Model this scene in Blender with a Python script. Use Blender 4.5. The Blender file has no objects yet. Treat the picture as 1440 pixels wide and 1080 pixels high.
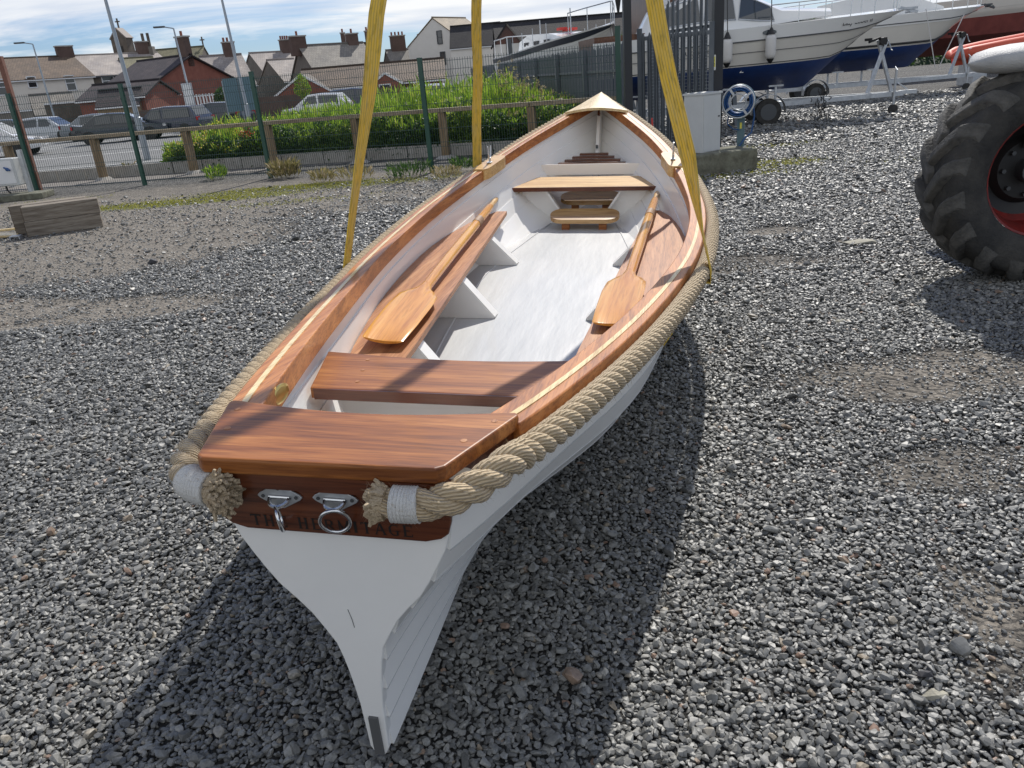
import bpy, math, random
import numpy as np
from mathutils import Vector, Matrix
random.seed(7)
rng = np.random.default_rng(11)
S = bpy.context.scene
COL = S.collection
R_ = math.radians
# ------------------------------------------------------------------ camera
FPX, PITCH, ROLL, CAMH = 1081.0, R_(21.9), R_(4.84), 1.65
_r0 = Vector((1, 0, 0)); _u0 = Vector((0, math.sin(PITCH), math.cos(PITCH)))
CF = Vector((0, math.cos(PITCH), -math.sin(PITCH)))
CR = _r0*math.cos(ROLL) - _u0*math.sin(ROLL)
CU = _r0*math.sin(ROLL) + _u0*math.cos(ROLL)
CC = Vector((0, 0, CAMH))
cd = bpy.data.cameras.new('camera'); cam = bpy.data.objects.new('camera', cd); COL.objects.link(cam)
cd.sensor_fit = 'HORIZONTAL'; cd.sensor_width = 36; cd.lens = FPX/1440*36
cd.clip_start = .05; cd.clip_end = 3000
m = Matrix.Identity(4)
for i in range(3):
    m[i][0] = CR[i]; m[i][1] = CU[i]; m[i][2] = -CF[i]; m[i][3] = CC[i]
cam.matrix_world = m
S.camera = cam
S.render.resolution_x, S.render.resolution_y = 1024, 768
S.view_settings.view_transform = 'Standard'; S.view_settings.look = 'None'
S.view_settings.gamma = 1; S.view_settings.exposure = 0.17
S.view_settings.use_curve_mapping = False
# ------------------------------------------------------------------ light
SUN_AZ, SUN_EL = R_(20), R_(46)
sd = bpy.data.lights.new('sun', 'SUN'); sd.energy = 4.25; sd.angle = R_(0.53); sd.color = (1, .955, .88)
sun = bpy.data.objects.new('sun', sd); COL.objects.link(sun)
sdir = Vector((math.sin(SUN_AZ)*math.cos(SUN_EL), math.cos(SUN_AZ)*math.cos(SUN_EL), math.sin(SUN_EL)))
sun.rotation_euler = sdir.to_track_quat('Z', 'Y').to_euler(); sun.location = (5, 10, 30)
W = bpy.data.worlds.new('World'); S.world = W; W.use_nodes = True
nt = W.node_tree; nt.nodes.clear()
def N(t, **k):
    n = nt.nodes.new(t)
    for a, b in k.items():
        if a.startswith('i_'): n.inputs[a[2:].replace('_', ' ')].default_value = b
        else: setattr(n, a, b)
    return n
sky = N('ShaderNodeTexSky', sky_type='NISHITA', sun_disc=False, sun_elevation=SUN_EL, sun_rotation=SUN_AZ, air_density=1.0, dust_density=.6, ozone_density=1.6)
tc = N('ShaderNodeTexCoord'); sep = N('ShaderNodeSeparateXYZ'); nt.links.new(tc.outputs['Generated'], sep.inputs[0])
zz = N('ShaderNodeMath', operation='MAXIMUM'); zz.inputs[1].default_value = .0; nt.links.new(sep.outputs[2], zz.inputs[0])
za = N('ShaderNodeMath', operation='ADD'); za.inputs[1].default_value = .11; nt.links.new(zz.outputs[0], za.inputs[0])
dx = N('ShaderNodeMath', operation='DIVIDE'); dy = N('ShaderNodeMath', operation='DIVIDE')
nt.links.new(sep.outputs[0], dx.inputs[0]); nt.links.new(za.outputs[0], dx.inputs[1])
nt.links.new(sep.outputs[1], dy.inputs[0]); nt.links.new(za.outputs[0], dy.inputs[1])
cb = N('ShaderNodeCombineXYZ'); nt.links.new(dx.outputs[0], cb.inputs[0]); nt.links.new(dy.outputs[0], cb.inputs[1])
mp = N('ShaderNodeMapping'); mp.inputs['Scale'].default_value = (.42, .75, 1); mp.inputs['Location'].default_value = (3.1, 1.45, .4); mp.inputs['Rotation'].default_value = (0, 0, .25)
nt.links.new(cb.outputs[0], mp.inputs[0])
nz = N('ShaderNodeTexNoise'); nz.inputs['Scale'].default_value = .95; nz.inputs['Detail'].default_value = 9; nz.inputs['Roughness'].default_value = .58; nz.inputs['Distortion'].default_value = .45
nt.links.new(mp.outputs[0], nz.inputs[0])
rp = N('ShaderNodeValToRGB'); rp.color_ramp.elements[0].position = .43; rp.color_ramp.elements[1].position = .545
rp.color_ramp.elements[0].color = (.06, .06, .06, 1); rp.color_ramp.elements[1].color = (1, 1, 1, 1); nt.links.new(nz.outputs[0], rp.inputs[0])
cl = N('ShaderNodeTexNoise'); cl.inputs['Scale'].default_value = 2.6; cl.inputs['Detail'].default_value = 6; nt.links.new(mp.outputs[0], cl.inputs[0])
cr = N('ShaderNodeValToRGB'); cr.color_ramp.elements[0].position = .3; cr.color_ramp.elements[1].position = .6
cr.color_ramp.elements[0].color = (5.9, 6.6, 7.8, 1); cr.color_ramp.elements[1].color = (8.9, 9.0, 9.1, 1); nt.links.new(cl.outputs[0], cr.inputs[0])
tint = N('ShaderNodeMix', data_type='RGBA', blend_type='MULTIPLY'); tint.inputs[0].default_value = 1; tint.inputs[7].default_value = (.50, .66, .94, 1)
nt.links.new(sky.outputs[0], tint.inputs[6])
mx = N('ShaderNodeMix', data_type='RGBA'); nt.links.new(rp.outputs[0], mx.inputs[0]); nt.links.new(tint.outputs[2], mx.inputs[6]); nt.links.new(cr.outputs[0], mx.inputs[7])
bg = N('ShaderNodeBackground'); bg.inputs[1].default_value = .098; nt.links.new(mx.outputs[2], bg.inputs[0])
ow = N('ShaderNodeOutputWorld'); nt.links.new(bg.outputs[0], ow.inputs[0])
# ------------------------------------------------------------------ materials
def mat(name, col, rough=.6, metal=0, noise=None, bump=0, bscale=40, coat=0, spec=.5, stretch=(1, 1, 1), emit=None, detail=4):
    """noise = (scale, colour2, contrast): object-space mottling; bump: fine relief"""
    M = bpy.data.materials.new(name); M.use_nodes = True; t = M.node_tree; b = t.nodes['Principled BSDF']
    b.inputs['Base Color'].default_value = (*col, 1); b.inputs['Roughness'].default_value = rough; b.inputs['Metallic'].default_value = metal
    b.inputs['Coat Weight'].default_value = coat; b.inputs['Coat Roughness'].default_value = .08; b.inputs['Specular IOR Level'].default_value = spec
    if noise or bump:
        c = t.nodes.new('ShaderNodeTexCoord'); mp = t.nodes.new('ShaderNodeMapping'); mp.inputs['Scale'].default_value = stretch
        t.links.new(c.outputs['Object'], mp.inputs[0])
    if noise:
        n = t.nodes.new('ShaderNodeTexNoise'); n.inputs['Scale'].default_value = noise[0]; n.inputs['Detail'].default_value = detail; n.inputs['Roughness'].default_value = .65
        r = t.nodes.new('ShaderNodeValToRGB'); k = noise[2]; r.color_ramp.elements[0].position = .5-k; r.color_ramp.elements[1].position = .5+k
        r.color_ramp.elements[0].color = (*col, 1); r.color_ramp.elements[1].color = (*noise[1], 1)
        t.links.new(mp.outputs[0], n.inputs[0]); t.links.new(n.outputs[0], r.inputs[0]); t.links.new(r.outputs[0], b.inputs['Base Color'])
    if bump:
        n2 = t.nodes.new('ShaderNodeTexNoise'); n2.inputs['Scale'].default_value = bscale; n2.inputs['Detail'].default_value = 5
        bp = t.nodes.new('ShaderNodeBump'); bp.inputs['Strength'].default_value = bump; bp.inputs['Distance'].default_value = .01
        t.links.new(mp.outputs[0], n2.inputs[0]); t.links.new(n2.outputs[0], bp.inputs['Height']); t.links.new(bp.outputs[0], b.inputs['Normal'])
    if emit: b.inputs['Emission Color'].default_value = (*emit[0], 1); b.inputs['Emission Strength'].default_value = emit[1]
    return M
def wood(name, c1, c2, c3, axis=0, rough=.35, coat=.4, scale=1.0, pore=.8):
    M = bpy.data.materials.new(name); M.use_nodes = True; t = M.node_tree; b = t.nodes['Principled BSDF']; L = t.links.new
    b.inputs['Roughness'].default_value = rough; b.inputs['Coat Weight'].default_value = coat; b.inputs['Coat Roughness'].default_value = .12; b.inputs['Specular IOR Level'].default_value = .35
    c = t.nodes.new('ShaderNodeTexCoord'); mp = t.nodes.new('ShaderNodeMapping')
    st = [22*scale]*3; st[axis] = 1.3*scale
    mp.inputs['Scale'].default_value = st; L(c.outputs['Object'], mp.inputs[0])
    n = t.nodes.new('ShaderNodeTexNoise'); n.inputs['Scale'].default_value = 1.0; n.inputs['Detail'].default_value = 7; n.inputs['Roughness'].default_value = .62; n.inputs['Distortion'].default_value = .9
    L(mp.outputs[0], n.inputs[0])
    r = t.nodes.new('ShaderNodeValToRGB'); r.color_ramp.elements[0].position = .33; r.color_ramp.elements[1].position = .68
    r.color_ramp.elements[0].color = (*c1, 1); r.color_ramp.elements[1].color = (*c3, 1)
    e = r.color_ramp.elements.new(.5); e.color = (*c2, 1); L(n.outputs[0], r.inputs[0])
    mp2 = t.nodes.new('ShaderNodeMapping'); st = [160*scale]*3; st[axis] = 7*scale; mp2.inputs['Scale'].default_value = st; L(c.outputs['Object'], mp2.inputs[0])
    n2 = t.nodes.new('ShaderNodeTexNoise'); n2.inputs['Scale'].default_value = 1; n2.inputs['Detail'].default_value = 3; L(mp2.outputs[0], n2.inputs[0])
    r2 = t.nodes.new('ShaderNodeValToRGB'); r2.color_ramp.elements[0].position = .36; r2.color_ramp.elements[1].position = .5
    r2.color_ramp.elements[0].color = (.62, .55, .5, 1); r2.color_ramp.elements[1].color = (1, 1, 1, 1); L(n2.outputs[0], r2.inputs[0])
    mm = t.nodes.new('ShaderNodeMix'); mm.data_type = 'RGBA'; mm.blend_type = 'MULTIPLY'; mm.inputs[0].default_value = pore
    L(r.outputs[0], mm.inputs[6]); L(r2.outputs[0], mm.inputs[7]); L(mm.outputs[2], b.inputs['Base Color'])
    bp = t.nodes.new('ShaderNodeBump'); bp.inputs['Strength'].default_value = .12; bp.inputs['Distance'].default_value = .003
    L(n2.outputs[0], bp.inputs['Height']); L(bp.outputs[0], b.inputs['Normal'])
    return M
M = {}
M['mahog_x'] = wood('mahogany_along', (.20, .062, .022), (.34, .125, .048), (.44, .185, .075), 0)
M['mahog_y'] = wood('mahogany_across', (.15, .044, .011), (.28, .092, .019), (.42, .165, .042), 1, rough=.45, coat=.12)
M['mahog_dark'] = wood('dark_mahogany', (.060, .014, .006), (.11, .030, .011), (.15, .045, .017), 1)
M['rail_wood'] = wood('rail_hardwood', (.25, .08, .020), (.43, .155, .038), (.56, .235, .07), 0, rough=.45, coat=.15)
M['bench_wood'] = wood('bench_hardwood', (.26, .10, .036), (.40, .17, .065), (.50, .25, .11), 0, rough=.5, coat=.1)
M['oar_wood'] = wood('varnished_oar_wood', (.55, .215, .032), (.70, .31, .05), (.78, .41, .09), 0, rough=.22, coat=.55, scale=.6, pore=.45)
M['seat_light'] = wood('pale_varnished_seat', (.46, .25, .085), (.62, .38, .14), (.70, .48, .21), 1, rough=.4, coat=.3)
M['stretcher_wood'] = wood('stretcher_wood', (.36, .20, .07), (.50, .30, .12), (.58, .38, .17), 1, rough=.35, coat=.5)
M['inlay'] = wood('pale_inlay', (.62, .45, .20), (.75, .58, .30), (.80, .66, .38), 0, rough=.4, coat=.3)
M['breasthook'] = wood('pale_breasthook', (.55, .40, .18), (.68, .52, .27), (.74, .60, .36), 0, rough=.45, coat=.2)
M['fence_wood'] = wood('weathered_fence_timber', (.17, .115, .065), (.26, .19, .115), (.34, .26, .17), 2, rough=.85, coat=0)
M['rail_timber'] = wood('weathered_rail_timber', (.22, .17, .11), (.32, .26, .18), (.40, .33, .24), 0, rough=.85, coat=0)
M['block_wood'] = wood('old_timber', (.12, .10, .08), (.21, .18, .145), (.31, .275, .225), 0, rough=.9, coat=0)
M['block_end'] = wood('timber_end', (.05, .035, .025), (.09, .065, .045), (.13, .10, .075), 2, rough=.9, coat=0)
M['hull_white'] = mat('white_hull_paint', (.82, .81, .78), .32, noise=(3.5, (.86, .85, .82), .25), bump=.10, bscale=14, coat=.35, stretch=(.5, 1, 1))
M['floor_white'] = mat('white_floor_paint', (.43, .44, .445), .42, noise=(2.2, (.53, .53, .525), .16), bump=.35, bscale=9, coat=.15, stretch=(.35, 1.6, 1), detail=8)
M['rust_post'] = mat('reddish_brown_paint', (.17, .075, .05), .8, noise=(6, (.24, .12, .09), .2))
M['keel_band'] = mat('dull_grey_keel_band', (.10, .10, .10), .6)
M['lap_shade'] = mat('grey_lap_shade', (.43, .43, .42), .7)  # grey of the shade lines drawn along the plank laps
M['letter'] = mat('carved_black_lettering', (.008, .005, .004), .6)
M['galv'] = mat('galvanised_steel', (.42, .44, .46), .42, .75, noise=(9, (.58, .60, .62), .2), bump=.1, bscale=60)
M['chrome'] = mat('polished_steel', (.66, .67, .68), .16, 1)
M['brass'] = mat('brass', (.72, .52, .18), .3, 1)
M['dark_steel'] = mat('dark_steel', (.10, .105, .11), .45, .7)
M['whip'] = mat('white_whipping_twine', (.62, .61, .58), .75, bump=.5, bscale=300)
M['green_post'] = mat('green_powder_coat', (.012, .065, .045), .4, coat=.2)
M['wire'] = mat('dark_green_wire', (.02, .05, .045), .5)
M['palisade'] = mat('dark_grey_palisade_steel', (.085, .10, .115), .5, .3, noise=(5, (.13, .145, .16), .25))
M['black_steel'] = mat('black_painted_steel', (.022, .024, .027), .45)
M['concrete'] = mat('concrete', (.30, .28, .25), .9, noise=(6, (.42, .40, .37), .2), bump=.6, bscale=40)
M['mossy'] = mat('mossy_concrete', (.10, .095, .07), .95, noise=(7, (.20, .20, .15), .15), bump=.8, bscale=30)
M['cabinet'] = mat('grey_cabinet_paint', (.50, .51, .50), .45, noise=(4, (.58, .59, .58), .3), coat=.1)
M['rubber'] = mat('tyre_rubber', (.017, .017, .017), .8, noise=(7, (.048, .045, .040), .16), bump=.7, bscale=70)
M['lug'] = mat('worn_tyre_lug', (.040, .039, .037), .8, noise=(8, (.105, .10, .09), .16), bump=.8, bscale=60)
M['red'] = mat('red_wheel_paint', (.22, .012, .008), .5, noise=(8, (.10, .01, .008), .2))
M['fibre'] = mat('weathered_grey_mudguard', (.34, .35, .35), .55, noise=(5, (.47, .47, .46), .25), bump=.6, bscale=120)
M['glass'] = mat('dark_window_glass', (.02, .025, .03), .06, 0, coat=1)
M['skyglass'] = mat('tinted_boat_window', (.03, .04, .05), .08, coat=1)
M['gel'] = mat('white_gelcoat', (.72, .72, .70), .22, noise=(1.5, (.78, .78, .76), .3), coat=.5)
M['gel_cream'] = mat('cream_gelcoat', (.60, .575, .52), .25, noise=(1.5, (.66, .63, .57), .3), coat=.4)
M['antifoul'] = mat('blue_antifouling', (.006, .028, .13), .55, noise=(3, (.012, .05, .20), .2))
M['redfoul'] = mat('red_antifouling', (.13, .025, .02), .7, noise=(2, (.20, .045, .035), .2))
M['orange'] = mat('orange_tube_fabric', (.62, .10, .05), .55)
M['fender'] = mat('fender_vinyl', (.62, .60, .57), .4)
M['blackpl'] = mat('black_plastic', (.012, .012, .012), .5)
M['blue_hose'] = mat('blue_hose', (.012, .07, .22), .45, coat=.2)
M['bluegrey'] = mat('blue_grey_post', (.10, .17, .20), .5)
M['white_pl'] = mat('white_plastic', (.70, .70, .70), .4)
M['pole'] = mat('lamp_post_galvanised', (.34, .37, .40), .45, .6)
M['yacht_navy'] = mat('navy_band', (.03, .037, .05), .3, coat=.3)
M['red_cloth'] = mat('red_cloth', (.55, .06, .05), .8)
M['brown_wood'] = wood('wheelhouse_wood', (.07, .03, .015), (.12, .05, .025), (.17, .08, .04), 2, rough=.5)
for nm, c, c2 in (('stone_dark', (.085, .07, .058), (.15, .125, .10)), ('stone_grey', (.14, .125, .11), (.21, .19, .165)), ('render_cream', (.64, .59, .52), (.70, .65, .58)),
                  ('render_grey', (.22, .205, .185), (.27, .25, .225)), ('brick_red', (.19, .065, .045), (.26, .10, .07)), ('brick_brown', (.085, .055, .045), (.13, .085, .07)), ('render_white', (.68, .65, .60), (.73, .70, .65))):
    M[nm] = mat(nm+'_wall', c, .9, noise=(1.6, c2, .2), bump=.4, bscale=12)
def roofmat(name, c, c2, rows=3.6, rough=.75, k=.5):
    Mx = bpy.data.materials.new(name); Mx.use_nodes = True; t = Mx.node_tree; b = t.nodes['Principled BSDF']; L = t.links.new
    b.inputs['Roughness'].default_value = rough
    u = t.nodes.new('ShaderNodeUVMap'); w = t.nodes.new('ShaderNodeTexBrick'); w.inputs['Scale'].default_value = rows
    w.inputs['Color1'].default_value = (*c, 1); w.inputs['Color2'].default_value = (*c2, 1); w.inputs['Mortar'].default_value = tuple(x*k for x in c)+(1,)
    w.inputs['Brick Width'].default_value = .9; w.inputs['Row Height'].default_value = .9; w.inputs['Mortar Size'].default_value = .06
    L(u.outputs[0], w.inputs[0]); n = t.nodes.new('ShaderNodeTexNoise'); n.inputs['Scale'].default_value = .7; n.inputs['Detail'].default_value = 6; L(u.outputs[0], n.inputs[0])
    r = t.nodes.new('ShaderNodeValToRGB'); r.color_ramp.elements[0].position = .35; r.color_ramp.elements[1].position = .7; r.color_ramp.elements[0].color = (.72, .72, .72, 1); r.color_ramp.elements[1].color = (1.15, 1.12, 1.05, 1); L(n.outputs[0], r.inputs[0])
    mm = t.nodes.new('ShaderNodeMix'); mm.data_type = 'RGBA'; mm.blend_type = 'MULTIPLY'; mm.inputs[0].default_value = 1
    L(w.outputs[0], mm.inputs[6]); L(r.outputs[0], mm.inputs[7]); L(mm.outputs[2], b.inputs['Base Color'])
    bp = t.nodes.new('ShaderNodeBump'); bp.inputs['Strength'].default_value = .6; bp.inputs['Distance'].default_value = .03; L(w.outputs['Fac'], bp.inputs['Height']); bp.invert = True; L(bp.outputs[0], b.inputs['Normal'])
    return Mx
M['roof_brown'] = roofmat('brown_tiles', (.12, .085, .06), (.17, .12, .085))
M['roof_pale'] = roofmat('pale_slates', (.33, .29, .27), (.40, .36, .34), k=.8)
M['roof_moss'] = roofmat('mossy_slates', (.15, .14, .08), (.20, .185, .11), k=.8)
M['roof_dark'] = roofmat('dark_pantiles', (.045, .035, .038), (.07, .055, .058))
M['roof_grey'] = roofmat('grey_slates', (.22, .20, .18), (.29, .27, .24), k=.8)
M['roof_black'] = roofmat('black_tiles', (.028, .026, .028), (.04, .037, .04))
M['roof_tan'] = roofmat('tan_slates', (.25, .20, .14), (.31, .25, .18), k=.8)
# ------------------------------------------------------------------ mesh helpers
class MB:
    def __init__(s): s.v = []; s.f = []; s.uv = []; s.mi = []; s.k = 0
    def add(s, vs, fs, uvs=None, mi=0):
        o = len(s.v); s.v += [tuple(p) for p in vs]
        for i, f in enumerate(fs):
            s.f.append(tuple(a+o for a in f)); s.uv.append(uvs[i] if uvs else None); s.mi.append(mi)
        return s
    def box(s, c, d, rz=0, M3=None, mi=0):
        hx, hy, hz = d[0]/2, d[1]/2, d[2]/2
        ps = [Vector((x, y, z)) for x in (-hx, hx) for y in (-hy, hy) for z in (-hz, hz)]
        if M3 is None: M3 = Matrix.Rotation(rz, 3, 'Z')
        ps = [M3 @ p + Vector(c) for p in ps]
        return s.add(ps, [(0, 1, 3, 2), (4, 6, 7, 5), (0, 4, 5, 1), (2, 3, 7, 6), (0, 2, 6, 4), (1, 5, 7, 3)], mi=mi)
    def bar(s, a, b, w, h, up=(0, 0, 1), mi=0):
        a, b = Vector(a), Vector(b); d = (b-a); L = d.length; d.normalize(); u = Vector(up)
        x = d.cross(u)
        if x.length < 1e-4: x = d.cross(Vector((1, 0, 0)))
        x.normalize(); u = x.cross(d)
        ps = [p + x*sx*w/2 + u*sz*h/2 for p in (a, b) for sx in (-1, 1) for sz in (-1, 1)]
        return s.add(ps, [(0, 1, 3, 2), (4, 6, 7, 5), (0, 4, 5, 1), (2, 3, 7, 6), (0, 2, 6, 4), (1, 5, 7, 3)], mi=mi)
    def tube(s, pts, r, n=8, closed=False, caps=True, mi=0):
        pts = [Vector(p) for p in pts]; m_ = len(pts); rr = r if hasattr(r, '__len__') else [r]*m_
        vs = []; pu = None
        for i, p in enumerate(pts):
            if closed: d = pts[(i+1) % m_]-pts[i-1]
            else: d = pts[min(i+1, m_-1)]-pts[max(i-1, 0)]
            d.normalize()
            if pu is None:
                u = d.cross(Vector((0, 0, 1)));
                if u.length < .1: u = d.cross(Vector((1, 0, 0)))
            else: u = pu - d*pu.dot(d)
            u.normalize(); pu = u; v = d.cross(u)
            for k in range(n):
                a = 2*math.pi*k/n; vs.append(p+(u*math.cos(a)+v*math.sin(a))*rr[i])
        fs = []
        for i in range(m_ if closed else m_-1):
            for k in range(n):
                a = i*n+k; b = i*n+(k+1) % n; c = ((i+1) % m_)*n+(k+1) % n; d_ = ((i+1) % m_)*n+k
                fs.append((a, d_, c, b))
        if caps and not closed: fs.append(tuple(range(n))); fs.append(tuple(reversed(range((m_-1)*n, m_*n))))
        return s.add(vs, fs, mi=mi)
    def loft(s, rings, closed=True, cap=True, mi=0, uv=False):
        n = len(rings[0]); vs = [p for r in rings for p in r]; fs = []; uvs = []
        for i in range(len(rings)-1):
            for k in range(n if closed else n-1):
                k2 = (k+1) % n; fs.append((i*n+k, (i+1)*n+k, (i+1)*n+k2, i*n+k2))
                uvs.append([(i, k), (i+1, k), (i+1, k+1), (i, k+1)])
        if cap and closed:
            fs.append(tuple(range(n))); uvs.append([(0, 0)]*n); fs.append(tuple(reversed(range((len(rings)-1)*n, len(rings)*n)))); uvs.append([(0, 0)]*n)
        return s.add(vs, fs, uvs if uv else None, mi=mi)
    def prism(s, poly, a, b, mi=0):
        """poly: list of points mapped through functions a, b -> two rings"""
        r0 = [a(p) for p in poly]; r1 = [b(p) for p in poly]
        return s.loft([r0, r1], mi=mi)
    def build(s, name, m_, parent=None, smooth=None, mats=None):
        me = bpy.data.meshes.new(name); me.from_pydata(s.v, [], s.f)
        if any(u is not None for u in s.uv):
            ul = me.uv_layers.new(name='UVMap'); k = 0
            for f, u in zip(s.f, s.uv):
                for j in range(len(f)):
                    if u is not None: ul.data[k].uv = u[j]
                    k += 1
        for mm in (mats or [m_]): me.materials.append(M[mm] if isinstance(mm, str) else mm)
        if mats: me.polygons.foreach_set('material_index', s.mi)
        if smooth is not None:
            me.polygons.foreach_set('use_smooth', [True]*len(me.polygons))
            me.set_sharp_from_angle(angle=R_(smooth))
        me.update()
        o = bpy.data.objects.new(name, me); COL.objects.link(o)
        if parent: o.parent = parent
        return o
def fixn(o):
    import bmesh
    bm = bmesh.new(); bm.from_mesh(o.data); bmesh.ops.recalc_face_normals(bm, faces=bm.faces); bm.to_mesh(o.data); bm.free(); return o
def bevel(o, w=.004, seg=2):
    b = o.modifiers.new('bevel', 'BEVEL'); b.width = w; b.segments = seg; b.limit_method = 'ANGLE'; b.angle_limit = R_(40); return o
def tag(o, label=None, cat=None, group=None, kind=None):
    if label: o['label'] = label
    if cat: o['category'] = cat
    if group: o['group'] = group
    if kind: o['kind'] = kind
    return o
def empty(name, loc, label, cat, group=None, rz=0, M4=None):
    o = bpy.data.objects.new(name, None); COL.objects.link(o); o.empty_display_size = .2
    if M4 is not None: o.matrix_world = M4
    else: o.location = loc; o.rotation_euler = (0, 0, rz)
    return tag(o, label, cat, group)
def inst(src, parent, name=None, M4=None):
    c = src.copy(); COL.objects.link(c); c.parent = parent
    if M4 is not None: c.matrix_local = M4
    return c
def copy_tree(o, parent=None):
    c = o.copy(); COL.objects.link(c); c.parent = parent
    for ch in list(o.children): copy_tree(ch, c)
    return c
def at(x, y, Y):
    """the point of the place seen at photo pixel x, y and Y metres in front of the camera"""
    d = CF + CR*((x-720)/FPX) - CU*((y-540)/FPX); return CC + d*(Y/d.y)
def gnd(x, y, z=0):
    d = CF + CR*((x-720)/FPX) - CU*((y-540)/FPX); return CC + d*((z-CAMH)/d.z)
def interp(x, xs, ys): return float(np.interp(x, xs, ys))
def hermite(xs, ys):
    xs = np.array(xs, float); ys = np.array(ys, float); d = np.diff(ys)/np.diff(xs); mm = np.zeros(len(xs)); mm[0] = d[0]; mm[-1] = d[-1]
    mm[1:-1] = (d[:-1]+d[1:])/2
    def f(x):
        x = min(max(x, xs[0]), xs[-1]); i = int(min(np.searchsorted(xs, x, 'right')-1, len(xs)-2)); h = xs[i+1]-xs[i]; t = (x-xs[i])/h
        return float((2*t**3-3*t**2+1)*ys[i]+(t**3-2*t**2+t)*h*mm[i]+(-2*t**3+3*t**2)*ys[i+1]+(t**3-t**2)*h*mm[i+1])
    return f
def sstep(a, b, x):
    t = min(max((x-a)/(b-a), 0), 1); return t*t*(3-2*t)
# ------------------------------------------------------------------ ground
from mathutils import noise as mnoise
DIRT = [(-5.9, 10.0, 2.8, 1.9, .95), (-7.5, 13.5, 5.0, 3.0, .95), (-3.9, 6.7, 1.4, .42, .8), (-5.6, 7.0, 1.6, .5, .8), (-3.2, 12.6, 2.5, 1.5, .7), (-2.2, 14.6, 3.5, 1.4, .8),
        (1.42, 1.95, .10, .22, .7), (1.85, 2.75, .42, .20, .62), (2.0, 6.4, .8, .28, .6), (2.75, 7.6, .28, .18, .9), (2.3, 3.75, .8, .3, .66), (1.28, 1.62, .10, .10, .45), (1.6, 10.3, 1.6, .8, .45)]
MOSS = [(-5.6, 14.2, 1.8, .42, 1.0), (-3.9, 15.0, 1.5, .36, .95), (-8.8, 16.0, .7, .35, .7), (-2.0, 14.6, 1.2, .35, .6), (-3.4, 12.9, 1.1, .3, .3), (4.3, 12.5, .9, .5, .9), (3.5, 11.6, .9, .35, .7), (4.9, 15.0, 1.3, .4, .6), (6.2, 11.6, .8, .3, .3)]
def blob(L, x, y):
    v = 0
    for cx, cy, rx, ry, a in L:
        d = ((x-cx)/rx)**2+((y-cy)/ry)**2
        if d < 2.6: v = max(v, a*(1-sstep(.45, 2.4, d)))
    return v
def gz(x, y):
    n = mnoise.noise((x*.55, y*.55, 3.3))*.018+mnoise.noise((x*2.1, y*2.1, 8.1))*.007
    return n*(1-sstep(14, 18, y)) - .012*blob(DIRT, x, y)
gx = np.concatenate([[-900, -300, -120, -50, -25], np.arange(-15, 11.01, .14), [14, 20, 35, 60, 120, 300, 900]])
gy = np.concatenate([[-300, -80, -20, -5], np.arange(-1, 19.01, .14), [20, 22, 26, 32, 45, 70, 120, 300, 1400]])
nx, ny = len(gx), len(gy)
vs = []; dirt = []; moss = []; cover = []
for y in gy:
    for x in gx:
        inn = (-15 <= x <= 11 and -1 <= y <= 19); vs.append((x, y, gz(x, y) if inn else 0))
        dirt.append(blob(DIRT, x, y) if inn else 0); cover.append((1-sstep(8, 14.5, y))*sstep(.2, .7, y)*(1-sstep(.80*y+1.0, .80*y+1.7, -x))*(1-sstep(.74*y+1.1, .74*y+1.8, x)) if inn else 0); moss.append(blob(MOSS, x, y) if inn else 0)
fs = [(j*nx+i, j*nx+i+1, (j+1)*nx+i+1, (j+1)*nx+i) for j in range(ny-1) for i in range(nx-1)]
me = bpy.data.meshes.new('ground'); me.from_pydata(vs, [], fs)
for nme, dat in (('dirt', dirt), ('moss', moss), ('cover', cover)):
    a_ = me.attributes.new(nme, 'FLOAT', 'POINT'); a_.data.foreach_set('value', dat)
me.polygons.foreach_set('use_smooth', [True]*len(me.polygons))
G = bpy.data.objects.new('ground', me); COL.objects.link(G); tag(G, kind='structure')
Mg = bpy.data.materials.new('gravel_yard_ground'); Mg.use_nodes = True; t = Mg.node_tree; L = t.links.new; b = t.nodes['Principled BSDF']; b.inputs['Roughness'].default_value = .92
def T(k, **kw):
    n = t.nodes.new(k)
    for a_, v_ in kw.items(): setattr(n, a_, v_)
    return n
def ramp(p0, c0, p1, c1):
    r = T('ShaderNodeValToRGB'); e = r.color_ramp.elements; e[0].position = p0; e[1].position = p1; e[0].color = (*c0, 1); e[1].color = (*c1, 1); return r
def mixc(f, a_, b_, bt='MIX'):
    n = T('ShaderNodeMix', data_type='RGBA', blend_type=bt)
    for s_, k in ((f, 0), (a_, 6), (b_, 7)):
        if hasattr(s_, 'links') or hasattr(s_, 'is_linked'): L(s_, n.inputs[k])
        else: n.inputs[k].default_value = s_ if k == 0 else (*s_, 1)
    return n.outputs[2]
def noise(sc, det=5, rough=.6, co=None):
    n = T('ShaderNodeTexNoise'); n.inputs['Scale'].default_value = sc; n.inputs['Detail'].default_value = det; n.inputs['Roughness'].default_value = rough
    L(co or tcg.outputs['Object'], n.inputs[0]); return n.outputs[0]
tcg = T('ShaderNodeTexCoord')
vo = T('ShaderNodeTexVoronoi'); vo.inputs['Scale'].default_value = 30; L(tcg.outputs['Object'], vo.inputs[0])
gr = ramp(0, (.05, .05, .048), 1, (.32, .315, .30)); sepc = T('ShaderNodeSeparateColor'); L(vo.outputs['Color'], sepc.inputs[0]); L(sepc.outputs[0], gr.inputs[0])
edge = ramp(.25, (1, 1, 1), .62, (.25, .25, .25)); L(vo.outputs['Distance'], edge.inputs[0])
stone = mixc(1.0, gr.outputs[0], edge.outputs[0], 'MULTIPLY')
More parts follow.
